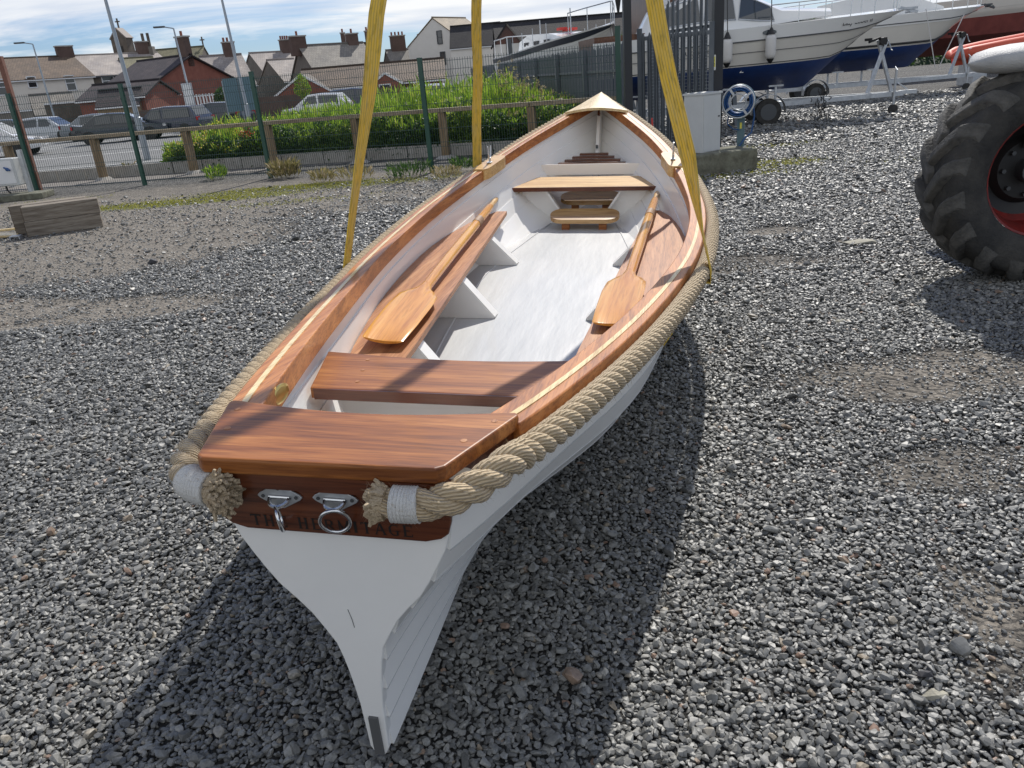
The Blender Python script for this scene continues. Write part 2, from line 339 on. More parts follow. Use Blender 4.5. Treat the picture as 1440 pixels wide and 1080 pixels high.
big = noise(.5, 4); rb = ramp(.35, (.8, .8, .8), .65, (1.2, 1.15, 1.08)); L(big, rb.inputs[0]); stone = mixc(1.0, stone, rb.outputs[0], 'MULTIPLY')
dn = noise(5, 8, .7); rd = ramp(.3, (.13, .115, .095), .7, (.27, .24, .20)); L(dn, rd.inputs[0])
fine = noise(60, 4); rf = ramp(.35, (.6, .6, .6), .65, (1.3, 1.3, 1.3)); L(fine, rf.inputs[0]); dcol = mixc(1.0, rd.outputs[0], rf.outputs[0], 'MULTIPLY')
ad = T('ShaderNodeAttribute', attribute_name='dirt'); am = T('ShaderNodeAttribute', attribute_name='moss')
def maskn(attr, sc, k):
    n = noise(sc, 6, .7); a1 = T('ShaderNodeMath', operation='MULTIPLY_ADD'); a1.inputs[1].default_value = k; a1.inputs[2].default_value = -k*.5; L(n, a1.inputs[0])
    a2 = T('ShaderNodeMath', operation='ADD'); L(attr.outputs['Fac'], a2.inputs[0]); L(a1.outputs[0], a2.inputs[1])
    r = T('ShaderNodeMapRange'); r.inputs[1].default_value = .3; r.inputs[2].default_value = .7; L(a2.outputs[0], r.inputs[0])
    z = T('ShaderNodeMath', operation='MULTIPLY'); L(r.outputs[0], z.inputs[0]); zz_ = T('ShaderNodeMath', operation='GREATER_THAN'); zz_.inputs[1].default_value = .02; L(attr.outputs['Fac'], zz_.inputs[0]); L(zz_.outputs[0], z.inputs[1]); return z.outputs[0]
cov = T('ShaderNodeAttribute', attribute_name='cover'); stone = mixc(cov.outputs['Fac'], stone, (.028, .027, .025)); c1 = mixc(maskn(ad, 2.5, .9), stone, dcol)  # ground blackened under dense stones: shade of the gaps put into its colour
gcol = ramp(.3, (.075, .085, .02), .7, (.19, .19, .04)); L(noise(18, 5), gcol.inputs[0])
c2 = mixc(maskn(am, 3.5, 1.1), c1, gcol.outputs[0]); L(c2, b.inputs['Base Color'])
bp = T('ShaderNodeBump'); bp.inputs['Strength'].default_value = 1; bp.inputs['Distance'].default_value = .03; bp.invert = True; L(vo.outputs['Distance'], bp.inputs['Height'])
bp2 = T('ShaderNodeBump'); bp2.inputs['Strength'].default_value = .6; bp2.inputs['Distance'].default_value = .02; L(fine, bp2.inputs['Height']); L(bp.outputs[0], bp2.inputs['Normal']); L(bp2.outputs[0], b.inputs['Normal'])
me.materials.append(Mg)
# loose stones
def gravel_points():
    P = []; A = []
    bands = [(.5, 3.2, .0146, .0096), (3.2, 5.5, .0165, .0106), (5.5, 9.0, .0215, .0130), (9.0, 15.0, .033, .0185), (15.0, 27.0, .064, .031)]
    for y0, y1, step, sz in bands:
        xs0, xs1 = -(y1*.82+1.6), y1*.76+1.7
        X, Yy = np.meshgrid(np.arange(xs0, xs1, step), np.arange(y0, y1, step*.92)); X = X.ravel(); Yy = Yy.ravel()
        keep = (X > -(Yy*.80+1.45)) & (X < Yy*.74+1.55) & ((Yy < 15.2) | (X > 2.2)); X = X[keep]; Yy = Yy[keep]
        X = X+rng.uniform(-.5, .5, len(X))*step; Yy = Yy+rng.uniform(-.5, .5, len(X))*step
        P.append(np.stack([X, Yy], 1)); A.append(sz*np.exp(rng.normal(0, .30, len(X))))
    return np.concatenate(P), np.concatenate(A)
P2, SZ = gravel_points()
keep = np.ones(len(P2), bool); Z = np.zeros(len(P2)); rnd = rng.random(len(P2))
for i in range(len(P2)):
    x, y = P2[i]; d = blob(DIRT, x, y)
    if d > 0:
        d = d + .35*mnoise.noise((x*2.2, y*2.2, 0))
        if rnd[i] < sstep(.25, .85, d)*.86: keep[i] = False; continue
        if d > .35: SZ[i] *= .75
    if rnd[i] < blob(MOSS, x, y)*.9: keep[i] = False; continue
    Z[i] = gz(x, y)
P2 = P2[keep]; SZ = SZ[keep]; Z = Z[keep]; n = len(P2)
print('stones', n)
Z = Z + SZ*rng.uniform(-.15, 1.05, n)
# a few larger pale stones
me = bpy.data.meshes.new('gravel'); me.vertices.add(n); me.vertices.foreach_set('co', np.column_stack([P2, Z]).ravel())
rot = np.column_stack([rng.normal(0, .33, n), rng.normal(0, .33, n), rng.uniform(0, 6.283, n)])
a_ = me.attributes.new('rot', 'FLOAT_VECTOR', 'POINT'); a_.data.foreach_set('vector', rot.ravel())
a_ = me.attributes.new('size', 'FLOAT', 'POINT'); a_.data.foreach_set('value', SZ)
a_ = me.attributes.new('pick', 'INT', 'POINT'); a_.data.foreach_set('value', rng.integers(0, 14, n))
a_ = me.attributes.new('tone', 'FLOAT', 'POINT'); a_.data.foreach_set('value', rng.random(n))
GR = bpy.data.objects.new('gravel', me); COL.objects.link(GR); tag(GR, 'dark grey crushed stone gravel covering the yard', 'gravel', kind='stuff')
Ms = bpy.data.materials.new('crushed_basalt'); Ms.use_nodes = True; t = Ms.node_tree; L = t.links.new; b = t.nodes['Principled BSDF']
at_ = T('ShaderNodeAttribute', attribute_name='tone', attribute_type='INSTANCER')
r = T('ShaderNodeValToRGB'); e = r.color_ramp.elements; e[0].color = (.085, .085, .080, 1); e[1].position = .85; e[1].color = (.225, .223, .208, 1)
for p_, c_ in ((.45, (.150, .150, .142)), (.96, (.27, .265, .245)), (.985, (.26, .22, .16)), (.998, (.22, .14, .10))): x_ = e.new(p_); x_.color = (*c_, 1)
L(at_.outputs['Fac'], r.inputs[0]); tcg = T('ShaderNodeTexCoord'); n_ = noise(2.2, 4); rr = ramp(.3, (.7, .7, .7), .7, (1.25, 1.25, 1.25)); L(n_, rr.inputs[0])
L(mixc(1.0, r.outputs[0], rr.outputs[0], 'MULTIPLY'), b.inputs['Base Color']); b.inputs['Roughness'].default_value = .5; b.inputs['Specular IOR Level'].default_value = .6
ng = bpy.data.node_groups.new('scatter_stones', 'GeometryNodeTree'); ng.interface.new_socket('Geometry', in_out='INPUT', socket_type='NodeSocketGeometry'); ng.interface.new_socket('Geometry', in_out='OUTPUT', socket_type='NodeSocketGeometry')
g = ng.nodes; gl = ng.links.new
gi = g.new('NodeGroupInput'); go = g.new('NodeGroupOutput'); join = g.new('GeometryNodeGeometryToInstance'); iop = g.new('GeometryNodeInstanceOnPoints')
for k in range(14):
    pn = g.new('GeometryNodePoints'); pn.inputs['Count'].default_value = 20
    rv = g.new('FunctionNodeRandomValue'); rv.data_type = 'FLOAT_VECTOR'; rv.inputs[0].default_value = (-1, -1, -1); rv.inputs[1].default_value = (1, 1, 1); rv.inputs['Seed'].default_value = 31+k*7
    nrm = g.new('ShaderNodeVectorMath'); nrm.operation = 'NORMALIZE'; gl(rv.outputs[0], nrm.inputs[0])
    ml = g.new('ShaderNodeVectorMath'); ml.operation = 'MULTIPLY'; ml.inputs[1].default_value = (random.uniform(1.05, 1.4), random.uniform(.8, 1.0), random.uniform(.45, .68)); gl(nrm.outputs[0], ml.inputs[0])
    gl(ml.outputs[0], pn.inputs['Position']); ch = g.new('GeometryNodeConvexHull'); gl(pn.outputs[0], ch.inputs[0])
    sm = g.new('GeometryNodeSetMaterial'); sm.inputs['Material'].default_value = Ms; gl(ch.outputs[0], sm.inputs[0]); gl(sm.outputs[0], join.inputs[0])
def named(nme, ty):
    q = g.new('GeometryNodeInputNamedAttribute'); q.data_type = ty; q.inputs[0].default_value = nme; return q.outputs[0]
gl(gi.outputs[0], iop.inputs['Points']); gl(join.outputs[0], iop.inputs['Instance']); iop.inputs['Pick Instance'].default_value = True
gl(named('pick', 'INT'), iop.inputs['Instance Index']); gl(named('size', 'FLOAT'), iop.inputs['Scale'])
e2r = g.new('FunctionNodeEulerToRotation'); gl(named('rot', 'FLOAT_VECTOR'), e2r.inputs[0]); gl(e2r.outputs[0], iop.inputs['Rotation']); gl(iop.outputs[0], go.inputs[0])
md = GR.modifiers.new('scatter', 'NODES'); md.node_group = ng
# larger single stones that stand out
def rock(name, c, s, mt, label, seed):
    import bmesh
    rr_ = random.Random(seed); bm = bmesh.new()
    for i in range(16):
        v = Vector((rr_.gauss(0, 1), rr_.gauss(0, 1), rr_.gauss(0, 1))).normalized(); bm.verts.new((v.x*s[0], v.y*s[1], v.z*s[2]))
    bmesh.ops.convex_hull(bm, input=bm.verts); me = bpy.data.meshes.new(name); bm.to_mesh(me); bm.free(); me.materials.append(mt)
    o = bpy.data.objects.new(name, me); COL.objects.link(o); o.location = c; tag(o, label, 'stone'); return o
M['pale_stone'] = mat('pale_stone', (.30, .28, .22), .85, noise=(25, (.38, .36, .29), .2), bump=.4, bscale=80)
M['dark_stone'] = mat('dark_stone', (.04, .04, .045), .7)
p = gnd(1312, 983); rock('large_stone', (p.x, p.y, .015), (.042, .026, .016), M['pale_stone'], 'flat pale yellowish stone lying among the dark gravel at lower right', 3)
p = gnd(1300, 958); rock('large_stone', (p.x, p.y, .022), (.024, .016, .014), M['dark_stone'], 'blackish lump of stone just behind the flat pale stone', 5)
p = gnd(1208, 343); rock('large_stone', (p.x, p.y, .015), (.17, .10, .02), M['pale_stone'], 'pale flat slab bedded in gravel between rowing boat and tractor tyre', 8)
p = gnd(1183, 455); rock('large_stone', (p.x, p.y, .012), (.05, .03, .02), M['pale_stone'], 'small pale stone in the gravel left of the tyre shadow', 9)
p = gnd(238, 376); rock('large_stone', (p.x-.3, p.y+.3, .02), (.06, .05, .035), M['dark_stone'], 'dark stone on the bare earth below the timber block', 12)
# road, car park
def sheet(name, pts, z, m_, th=None):
    mb = MB(); mb.add([(p[0], p[1], z) for p in pts], [tuple(range(len(pts)))]); return tag(mb.build(name, m_), kind='structure')
M['asphalt'] = mat('sunlit_asphalt', (.13, .13, .128), .85, noise=(.8, (.19, .19, .185), .2), bump=.4, bscale=90)
M['path_stone'] = mat('gritty_path', (.13, .12, .11), .95, noise=(2.5, (.22, .20, .18), .2), bump=.8, bscale=30)
sheet('road', [(-60, 21.2), (-5.2, 21.2), (-4.6, 26), (3, 30), (14, 74), (-60, 74)], .006, 'asphalt')
sheet('pavement', [(-60, 18.9), (4, 18.9), (4, 21.2), (-60, 21.2)], .004, M['path_stone'])
M['paint'] = mat('road_marking_paint', (.62, .62, .60), .7, noise=(4, (.5, .5, .48), .2))
for i, (y0, w_) in enumerate(((24.6, .14), (31.0, .2), (40.0, .2))):
    sheet('road_marking', [(-40, y0), (-7, y0+.6), (-7, y0+.6+w_), (-40, y0+w_)], .010, M['paint'])
for i in range(7):
    x0 = -31+i*2.6; sheet('bay_marking', [(x0, 41), (x0+.12, 41), (x0+.12, 46.5), (x0, 46.5)], .010, M['paint'])
# ------------------------------------------------------------------ rowing boat
YAW, RLL, OFF = R_(12.813), R_(-2.261), -.68478
bn = Vector((math.cos(YAW)*math.cos(RLL), -math.sin(YAW)*math.cos(RLL), math.sin(RLL)))
ba = Vector((math.sin(YAW), math.cos(YAW), 0)); bu = bn.cross(ba)
bO = CC + bn*OFF - bu*CAMH
S0 = 4.5
BM = Matrix.Identity(4)
for i in range(3):
    BM[i][0] = ba[i]; BM[i][1] = -bn[i]; BM[i][2] = bu[i]; BM[i][3] = (bO+ba*S0)[i]
boat = empty('rowing_boat', None, 'white clinker rowing boat with mahogany trim, slung just above the gravel', 'rowing boat', M4=BM)
def V(s, b, h): return Vector((s-S0, -b, h))          # s forward, b to starboard, h up
def Wd(s, b, h): return BM @ V(s, b, h)
Bf = hermite([1.25, 1.42, 1.61, 1.95, 2.42, 2.75, 3.1, 3.66, 4.28, 4.83, 5.4, 5.9, 6.32, 6.88, 7.5, 7.78, 8.03], [.205, .272, .340, .436, .550, .620, .688, .780, .840, .858, .826, .765, .685, .533, .285, .15, .012])
_zc = np.polyfit([1.28, 1.57, 3.53, 6.13, 7.55], [.921, .908, .797, .954, 1.218], 3)
def Zf(s): return float(np.polyval(_zc, s))
def Kf(s): return interp(s, [1.39, 2.2, 3.2, 4.5, 6, 7, 8.03], [.03, .055, .10, .165, .235, .295, .38])
T_ST = [(0, .06), (.19, .08), (.30, .12), (.40, .17), (.467, .28), (.533, .40), (.617, .64), (.69, .77), (.767, .89), (.845, .96), (1, 1.0)]
T_MD = [(0, .035), (.06, .28), (.15, .56), (.27, .76), (.42, .88), (.60, .95), (.80, .985), (1, 1)]
T_BW = [(0, .03), (.12, .24), (.30, .52), (.50, .74), (.72, .88), (1, 1)]
NP = 9
def resamp(tab, B, H):
    p = np.array([(b*B, h*H) for h, b in tab]); d = np.r_[0, np.cumsum(np.hypot(*np.diff(p, axis=0).T))]; tt = np.linspace(0, d[-1], NP*2+1)
    return np.stack([np.interp(tt, d, p[:, 0])/B, np.interp(tt, d, p[:, 1])/H], 1)
R_ST, R_MD, R_BW = resamp(T_ST, .27, .90), resamp(T_MD, .8, .66), resamp(T_BW, .5, .9)
def hull_pt(sn, j):
    """nominal station sn, girth index j (0..2NP) -> (s, b, h)"""
    w1 = sstep(1.38, 3.1, sn); w2 = sstep(4.6, 7.4, sn)
    q = R_ST[j]*(1-w1)+R_MD[j]*w1; q = q*(1-w2)+R_BW[j]*w2
    H = Zf(sn)-.02-Kf(sn); h = Kf(sn)+q[1]*H; b = max(q[0]*(Bf(sn)-.004), .012)
    if sn > 7.8: b = max(b*(8.03-sn)/.14*.9+.008, .01) if False else b
    s = sn - .08*(h-.03)*(1-sstep(1.4, 2.2, sn)); s -= .84*(1-q[1])**2*sstep(5.4, 8.03, sn)
    return s, b, h
STN = [1.40, 1.46, 1.54, 1.64, 1.76, 1.9]+list(np.arange(2.05, 7.0, .15))+[7.05, 7.18, 7.3, 7.42, 7.54, 7.66, 7.78, 7.88, 7.96, 8.025]
def hull_off(sn, j, off):
    a_ = hull_pt(sn, max(j-1, 0)); c_ = hull_pt(sn, min(j+1, 2*NP)); p = hull_pt(sn, j)
    tx, ty = c_[1]-a_[1], c_[2]-a_[2]; l = math.hypot(tx, ty) or 1
    nx_, ny_ = ty/l, -tx/l
    return p[0], max(p[1]+nx_*off, .006), p[2]+ny_*off
for side in (1, -1):
    for k in range(NP):
        rings = []
        for sn in STN:
            fade = 1-.75*sstep(7.3, 8.03, sn)
            o = [.018*fade, .010*fade, .001]; ring = []
            for jj, of in zip((2*k, 2*k+1, 2*k+2), o): ring.append(hull_off(sn, jj, of))
            for jj, of in zip((2*k+2, 2*k+1, 2*k), (-.0115, -.009, -.0045)): ring.append(hull_off(sn, jj, of))
            rings.append([V(s, side*b, h) for s, b, h in ring])
        if side < 0: rings = [list(reversed(r)) for r in rings]
        pk = fixn(MB().loft(rings).build('hull_plank', 'hull_white', boat, smooth=28))
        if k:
            mb = MB(); mb.tube([V(q[0], side*q[1], q[2]) for q in (hull_off(sn, 2*k, .018*(1-.75*sstep(7.3, 8.03, sn))) for sn in STN)], .0021, 5); mb.build('lap_shade_line', 'lap_shade', pk)  # thin grey bead drawn in as the shadow line under each lap
# keel and stem
rg = []
kp = [(1.395, .02, .028), (1.6, .025, .028), (2.2, .045, .03), (3.2, .085, .03), (4.5, .148, .03), (6, .215, .03), (6.6, .25, .03)]
pts = [(s, h) for s, h, _ in kp]
stem = []
for i in range(13):
    h_ = i/12; s, b, h = 0, 0, 0
    j = round(h_*2*NP); q = hull_pt(8.03, j); stem.append((q[0], q[2]))
pts += [(6.95, .285)]+stem[0:]; pts2 = []
for i, (s, h) in enumerate(pts):
    d = Vector((pts[min(i+1, len(pts)-1)][0]-pts[max(i-1, 0)][0], pts[min(i+1, len(pts)-1)][1]-pts[max(i-1, 0)][1])).normalized(); nrm = Vector((d.y, -d.x))
    o_, i_ = .028, .04
    if i == 0: nrm = Vector((0, -1)); o_, i_ = .0, .05
    rg.append([V(s+nrm.x*o_, -.017, h+nrm.y*o_), V(s+nrm.x*o_, .017, h+nrm.y*o_), V(s-nrm.x*i_, .019, h-nrm.y*i_), V(s-nrm.x*i_, -.019, h-nrm.y*i_)])
fixn(MB().loft(rg).build('keel', 'hull_white', boat, smooth=30))
# transom: outline follows the plank ends
def tr(b, h, d=0): return V(1.405-.08*(h-.03)-d, b, h)
out = [hull_pt(1.40, j)[1:] for j in range(2*NP+1)]
poly = [(b+.010, h) for b, h in out]
poly = [(-.014, .005)]+[(-b, h) for b, h in poly]+[(b, h) for b, h in reversed(poly)]+[(.014, .005)]
poly = [(b, h) for b, h in poly]
fixn(MB().prism(poly, lambda p: tr(p[0], p[1], .022), lambda p: tr(p[0], p[1], -.012)).build('transom', 'hull_white', boat))
mbk = MB(); mbk.box(Vector((0, 0, 0)), (.01, .024, .135)); kb = mbk.build('keel_band', 'keel_band', boat)
kb.location = V(1.405-.08*.06-.0235, .0, .078); kb.rotation_euler = (0, -.08, 0)
mbk = MB(); mbk.tube([tr(-.012, .50, .0225), tr(-.006, .47, .0228), tr(-.004, .445, .0225)], .0007, 4); mbk.build('paint_crack', 'dark_steel', boat)
def hw_at(h):
    hs = [q[1] for q in out]; return float(np.interp(h, hs, [q[0] for q in out]))+.012
nb = []
for h in (.726, .736, .75, .78, .82, .86, .884): nb.append((hw_at(h)+.004-(.05 if h < .73 else .018 if h < .74 else .004 if h < .76 else 0), h))
npoly = [(-b, h) for b, h in nb]+[(b, h) for b, h in reversed(nb)]
name_board = fixn(MB().prism(npoly, lambda p: tr(p[0], p[1], .036), lambda p: tr(p[0], p[1], .0225)).build('name_board', 'mahog_dark', boat)); bevel(name_board, .003)
fixn(MB().prism([(-.258, .846), (.258, .846), (.262, .8835), (-.262, .8835)], lambda p: tr(p[0], p[1], .052), lambda p: tr(p[0], p[1], .0365)).build('top_moulding', 'mahog_dark', boat))
# carved letters THE HERMITAGE (serifed)
GL = {'T': [(.5, 0, .5, 1, .2), (0, .93, 1, .93, .14), (.3, .03, .7, .03, .07), (.03, .78, .03, .93, .08), (.97, .78, .97, .93, .08)],
      'H': [(.2, 0, .2, 1, .2), (.8, 0, .8, 1, .2), (.2, .52, .8, .52, .1), (.02, .03, .38, .03, .07), (.62, .03, .98, .03, .07), (.02, .97, .38, .97, .07), (.62, .97, .98, .97, .07)],
      'E': [(.25, 0, .25, 1, .2), (.1, .96, .9, .96, .1), (.1, .04, .92, .04, .1), (.25, .52, .7, .52, .09), (.88, .78, .88, .96, .08), (.9, .04, .9, .24, .08)],
      'R': [(.22, 0, .22, 1, .2), (.1, .95, .65, .95, .1), (.25, .5, .65, .5, .09), (.75, .58, .75, .88, .2), (.62, .92, .78, .82, .12), (.62, .53, .78, .62, .12), (.5, .5, .92, .03, .17), (.04, .03, .4, .03, .07)],
      'M': [(.14, 0, .14, 1, .1), (.86, 0, .86, 1, .2), (.14, .97, .5, .1, .17), (.5, .1, .86, .97, .1), (.0, .03, .28, .03, .07), (.7, .03, 1, .03, .07)],
      'I': [(.5, 0, .5, 1, .28), (.2, .03, .8, .03, .07), (.2, .97, .8, .97, .07)],
      'A': [(.08, 0, .5, 1, .1), (.92, 0, .5, 1, .2), (.26, .36, .74, .36, .08), (-.02, .03, .25, .03, .07), (.72, .03, 1.06, .03, .07)],
      'G': [(.14, .25, .14, .75, .2), (.16, .75, .4, .95, .14), (.16, .25, .4, .05, .14), (.4, .95, .8, .93, .1), (.4, .05, .8, .06, .1), (.82, .06, .82, .42, .17), (.6, .42, .98, .42, .08), (.85, .75, .85, .95, .07)]}
def letters(mb, text, x0, z0, w, h, gap, P, depth=.0):
    """P(x, z, d) -> point"""
    x = x0
    for chv in text:
        cw = w*(.55 if chv == 'I' else .5 if chv == ' ' else 1.15 if chv == 'M' else 1)
        if chv != ' ':
            for i, (ax, az, bx, bz, th) in enumerate(GL[chv]):
                A = Vector((x+ax*cw, z0+az*h)); B = Vector((x+bx*cw, z0+bz*h)); d = B-A; l = d.length or 1; n_ = Vector((-d.y, d.x))/l*th*w*.5
                ps = [A-n_, B-n_, B+n_, A+n_]; dd = depth+i*.00012
                mb.add([P(p.x, p.y, dd) for p in ps], [(0, 1, 2, 3)])
        x += cw+gap
    return x
mb = MB(); x_ = -.192
for chv in 'THE HERMITAGE':
    if chv != ' ':
        mb = MB(); x_ = letters(mb, chv, x_, .737, .0245, .030, .0062, lambda x, z, d: tr(x, z, .0368+d)); mb.build('letter', 'letter', name_board)
    else: x_ += .0185
# gunwales
def nrm2(s):
    e = .02; d = (Bf(min(s+e, 8.03))-Bf(s-e))/(min(s+e, 8.03)-s+e); l = math.hypot(1, d); return -d/l, 1/l
RS = [1.575]+list(np.arange(1.64, 7.6, .08))+[7.62, 7.7, 7.78, 7.86, 7.93, 7.99]
def roff(s, side, off, dz):
    nx_, ny_ = nrm2(s); b = Bf(s)+off*ny_; return V(s+off*nx_, side*max(b, .002), Zf(s)+dz)
for side in (1, -1):
    rings = [[roff(s, side, -.046, 0), roff(s, side, .044, -.003), roff(s, side, .046, -.052), roff(s, side, .016, -.056), roff(s, side, .014, -.022), roff(s, side, -.020, -.022), roff(s, side, -.022, -.078), roff(s, side, -.047, -.076)] for s in RS]
    g_ = fixn(MB().loft(rings).build('gunwale', 'rail_wood', boat, smooth=30)); bevel(g_, .004, 2)
    rings = [[roff(s, side, -.003, .0015), roff(s, side, .013, .0012), roff(s, side, .013, -.006), roff(s, side, -.003, -.006)] for s in RS]
    fixn(MB().loft(rings).build('inlay_strip', 'inlay', g_, smooth=30))
    # rowlock block, socket and U shaped rowlock
    bs_ = 6.12; rg = []
    for s in np.linspace(bs_-.21, bs_+.21, 13):
        e_ = .035*math.sqrt(max(0, 1-((s-bs_)/.212)**6))
        rg.append([roff(s, side, -.048-e_, .012), roff(s, side, .034, .012), roff(s, side, .034, .0015), roff(s, side, -.0475, .0015), roff(s, side, -.0475, -.072), roff(s, side, -.048-e_, -.068)])
    rb_ = fixn(MB().loft(rg).build('rowlock_block', 'seat_light', boat, smooth=35))
    rk = MB(); c0 = roff(bs_, side, -.02, .02)
    rk.tube([c0+Vector((0, 0, -.008)), c0+Vector((0, 0, .02))], .009, 8); rk.box(c0+Vector((0, 0, -.006)), (.09, .035, .005))
    for sg in (-1, 1):
        rk.tube([c0+Vector((sg*x_, 0, z_)) for x_, z_ in ((0, .022), (.018, .028), (.033, .045), (.040, .07), (.042, .095), (.052, .115))], [.008, .008, .007, .0065, .006, .0045], 8)
    rk.build('rowlock', 'galv', boat, smooth=40)
# breasthook
hk = []; s_a = 7.54
for i in range(9):
    s = s_a + (8.10-s_a)*i/8; x_ = (s-s_a)/(8.10-s_a); w_ = .235*(1-x_)**.82+.006 if i < 8 else .012
    w_ += .05*(1-x_)**3
    z_ = interp(s, [7.4, 8.03, 8.15], [Zf(7.4), Zf(8.03), Zf(8.03)+.02])+.022
    n_ = 9; hk.append([(s-.06*math.cos(math.pi*(k/(n_-1)-.5))*(1-x_), -w_+2*w_*k/(n_-1), z_+.035*math.cos(math.pi*(k/(n_-1)-.5))*(1-x_*.6)) for k in range(n_)])
rg = [[V(*p) for p in r]+[V(p[0], p[1], p[2]-.022) for p in reversed(r)] for r in hk]
fixn(MB().loft(rg).build('breasthook', 'breasthook', boat, smooth=35))
fixn(MB().bar(V(7.80, 0, 1.19), V(7.83, 0, 1.275), .022, .03).build('stem_block', 'mahog_dark', boat))
fixn(MB().bar(V(7.60, 0, .80), V(7.85, 0, 1.21), .035, .03, up=(0, 1, 0)).build('stem_post', 'hull_white', boat))
MB().box(V(7.62, 0, .92), (.03, .02, .03)).build('stem_bolt', 'dark_steel', boat)
# aft deck board
dk = []
A_ = [(1.262, .272), (1.30, .30), (1.57, .372)]
ol = [(1.272, -.256), (1.288, -.274), (1.572, -.366), (1.588, -.358)]+[(1.588-.045*math.cos(math.pi*(t_-.5)), -.35+.70*t_) for t_ in np.linspace(.04, .96, 11)]+[(1.588, .358), (1.572, .366), (1.300, .268), (1.285, .250)]
for sg_ in (1, -1):
    fixn(MB().loft([[V(s_, sg_*(q_-.030), .883-(s_-1.26)*.03), V(s_, sg_*(q_-.004), .883-(s_-1.26)*.03), V(s_, sg_*(q_-.004), .81), V(s_, sg_*(q_-.030), .81)] for s_, q_ in ((1.322, .262), (1.45, .312), (1.575, .360))]).build('quarter_moulding', 'mahog_dark', boat))
fd = fixn(MB().prism(ol, lambda p: V(p[0], p[1], .921-(p[0]-1.28)*.03), lambda p: V(p[0], p[1], .884-(p[0]-1.28)*.03)).build('stern_deck_board', 'mahog_y', boat)); bevel(fd, .006, 3)
for s_, b_ in ((1.53, .318), (1.42, .275), (1.53, -.318), (1.42, -.28)):
    MB().tube([V(s_, b_, .9213-(s_-1.28)*.03), V(s_, b_, .9219-(s_-1.28)*.03)], .008, 12).build('wood_plug', 'bench_wood', fd)
# near thwart (concave forward edge)
def hin(s, h):
    """inner half breadth of the hull at height h"""
    q = [hull_pt(s, j) for j in range(2*NP+1)]; return float(np.interp(h, [a_[2] for a_ in q], [a_[1] for a_ in q]))-.016
ol = [(2.135, -hin(2.13, .71)+.01), (2.475, -hin(2.47, .71)+.01)]+[(2.475-.05*math.cos(math.pi*(t_-.5)), (-1+2*t_)*(hin(2.47, .71)-.03)) for t_ in np.linspace(.08, .92, 11)]+[(2.475, hin(2.47, .71)-.01), (2.135, hin(2.13, .71)-.01)]
th1 = fixn(MB().prism(ol, lambda p: V(p[0], p[1], .712), lambda p: V(p[0], p[1], .674)).build('thwart', 'mahog_y', boat)); tag(th1, 'dark mahogany thwart nearest the stern'); bevel(th1, .004, 2)
fixn(MB().bar(V(2.131, -hin(2.13, .69)+.02, .693), V(2.131, hin(2.13, .69)-.02, .693), .007, .037).build('front_edge', 'mahog_dark', th1))
for s_, b_ in ((2.2, -.30), (2.3, -.32), (2.4, -.34)):
    MB().tube([V(s_, b_, .7125), V(s_, b_, .7135)], .007, 12).build('wood_plug', 'bench_wood', th1)
# stern locker front under thwart
fixn(MB().prism([(-hin(2.2, .66), .66), (-hin(2.2, .5), .5), (-hin(2.2, .4), .4), (hin(2.2, .4), .4), (hin(2.2, .5), .5), (hin(2.2, .66), .66)], lambda p: V(2.30, p[0], p[1]), lambda p: V(2.33, p[0], p[1])).build('stern_bulkhead', 'hull_white', boat))
# floor
rg = []
def Ff(s): return interp(s, [1.5, 2.5, 3.3, 4.5, 5.8, 7.0], [.34, .30, .30, .345, .405, .47])
for s in np.arange(1.9, 7.11, .2):
    w_ = max(hin(s, Ff(s))+.006, .02)
    rg.append([V(s, -w_, Ff(s)), V(s, -w_*.5, Ff(s)+.001), V(s, 0, Ff(s)+.002), V(s, w_*.5, Ff(s)+.001), V(s, w_, Ff(s)), V(s, w_, Ff(s)-.02), V(s, -w_, Ff(s)-.02)])
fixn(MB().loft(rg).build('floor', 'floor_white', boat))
for side in (1, -1):
    for fr_ in (.80,):
        fixn(MB().loft([[V(s, side*(hin(s, Ff(s))*fr_-.007), Ff(s)+.0005), V(s, side*(hin(s, Ff(s))*fr_-.004), Ff(s)+.006), V(s, side*(hin(s, Ff(s))*fr_+.004), Ff(s)+.006), V(s, side*(hin(s, Ff(s))*fr_+.007), Ff(s)+.0005)] for s in np.arange(2.35, 6.4, .2)]).build('floor_batten', 'floor_white', boat, smooth=30))
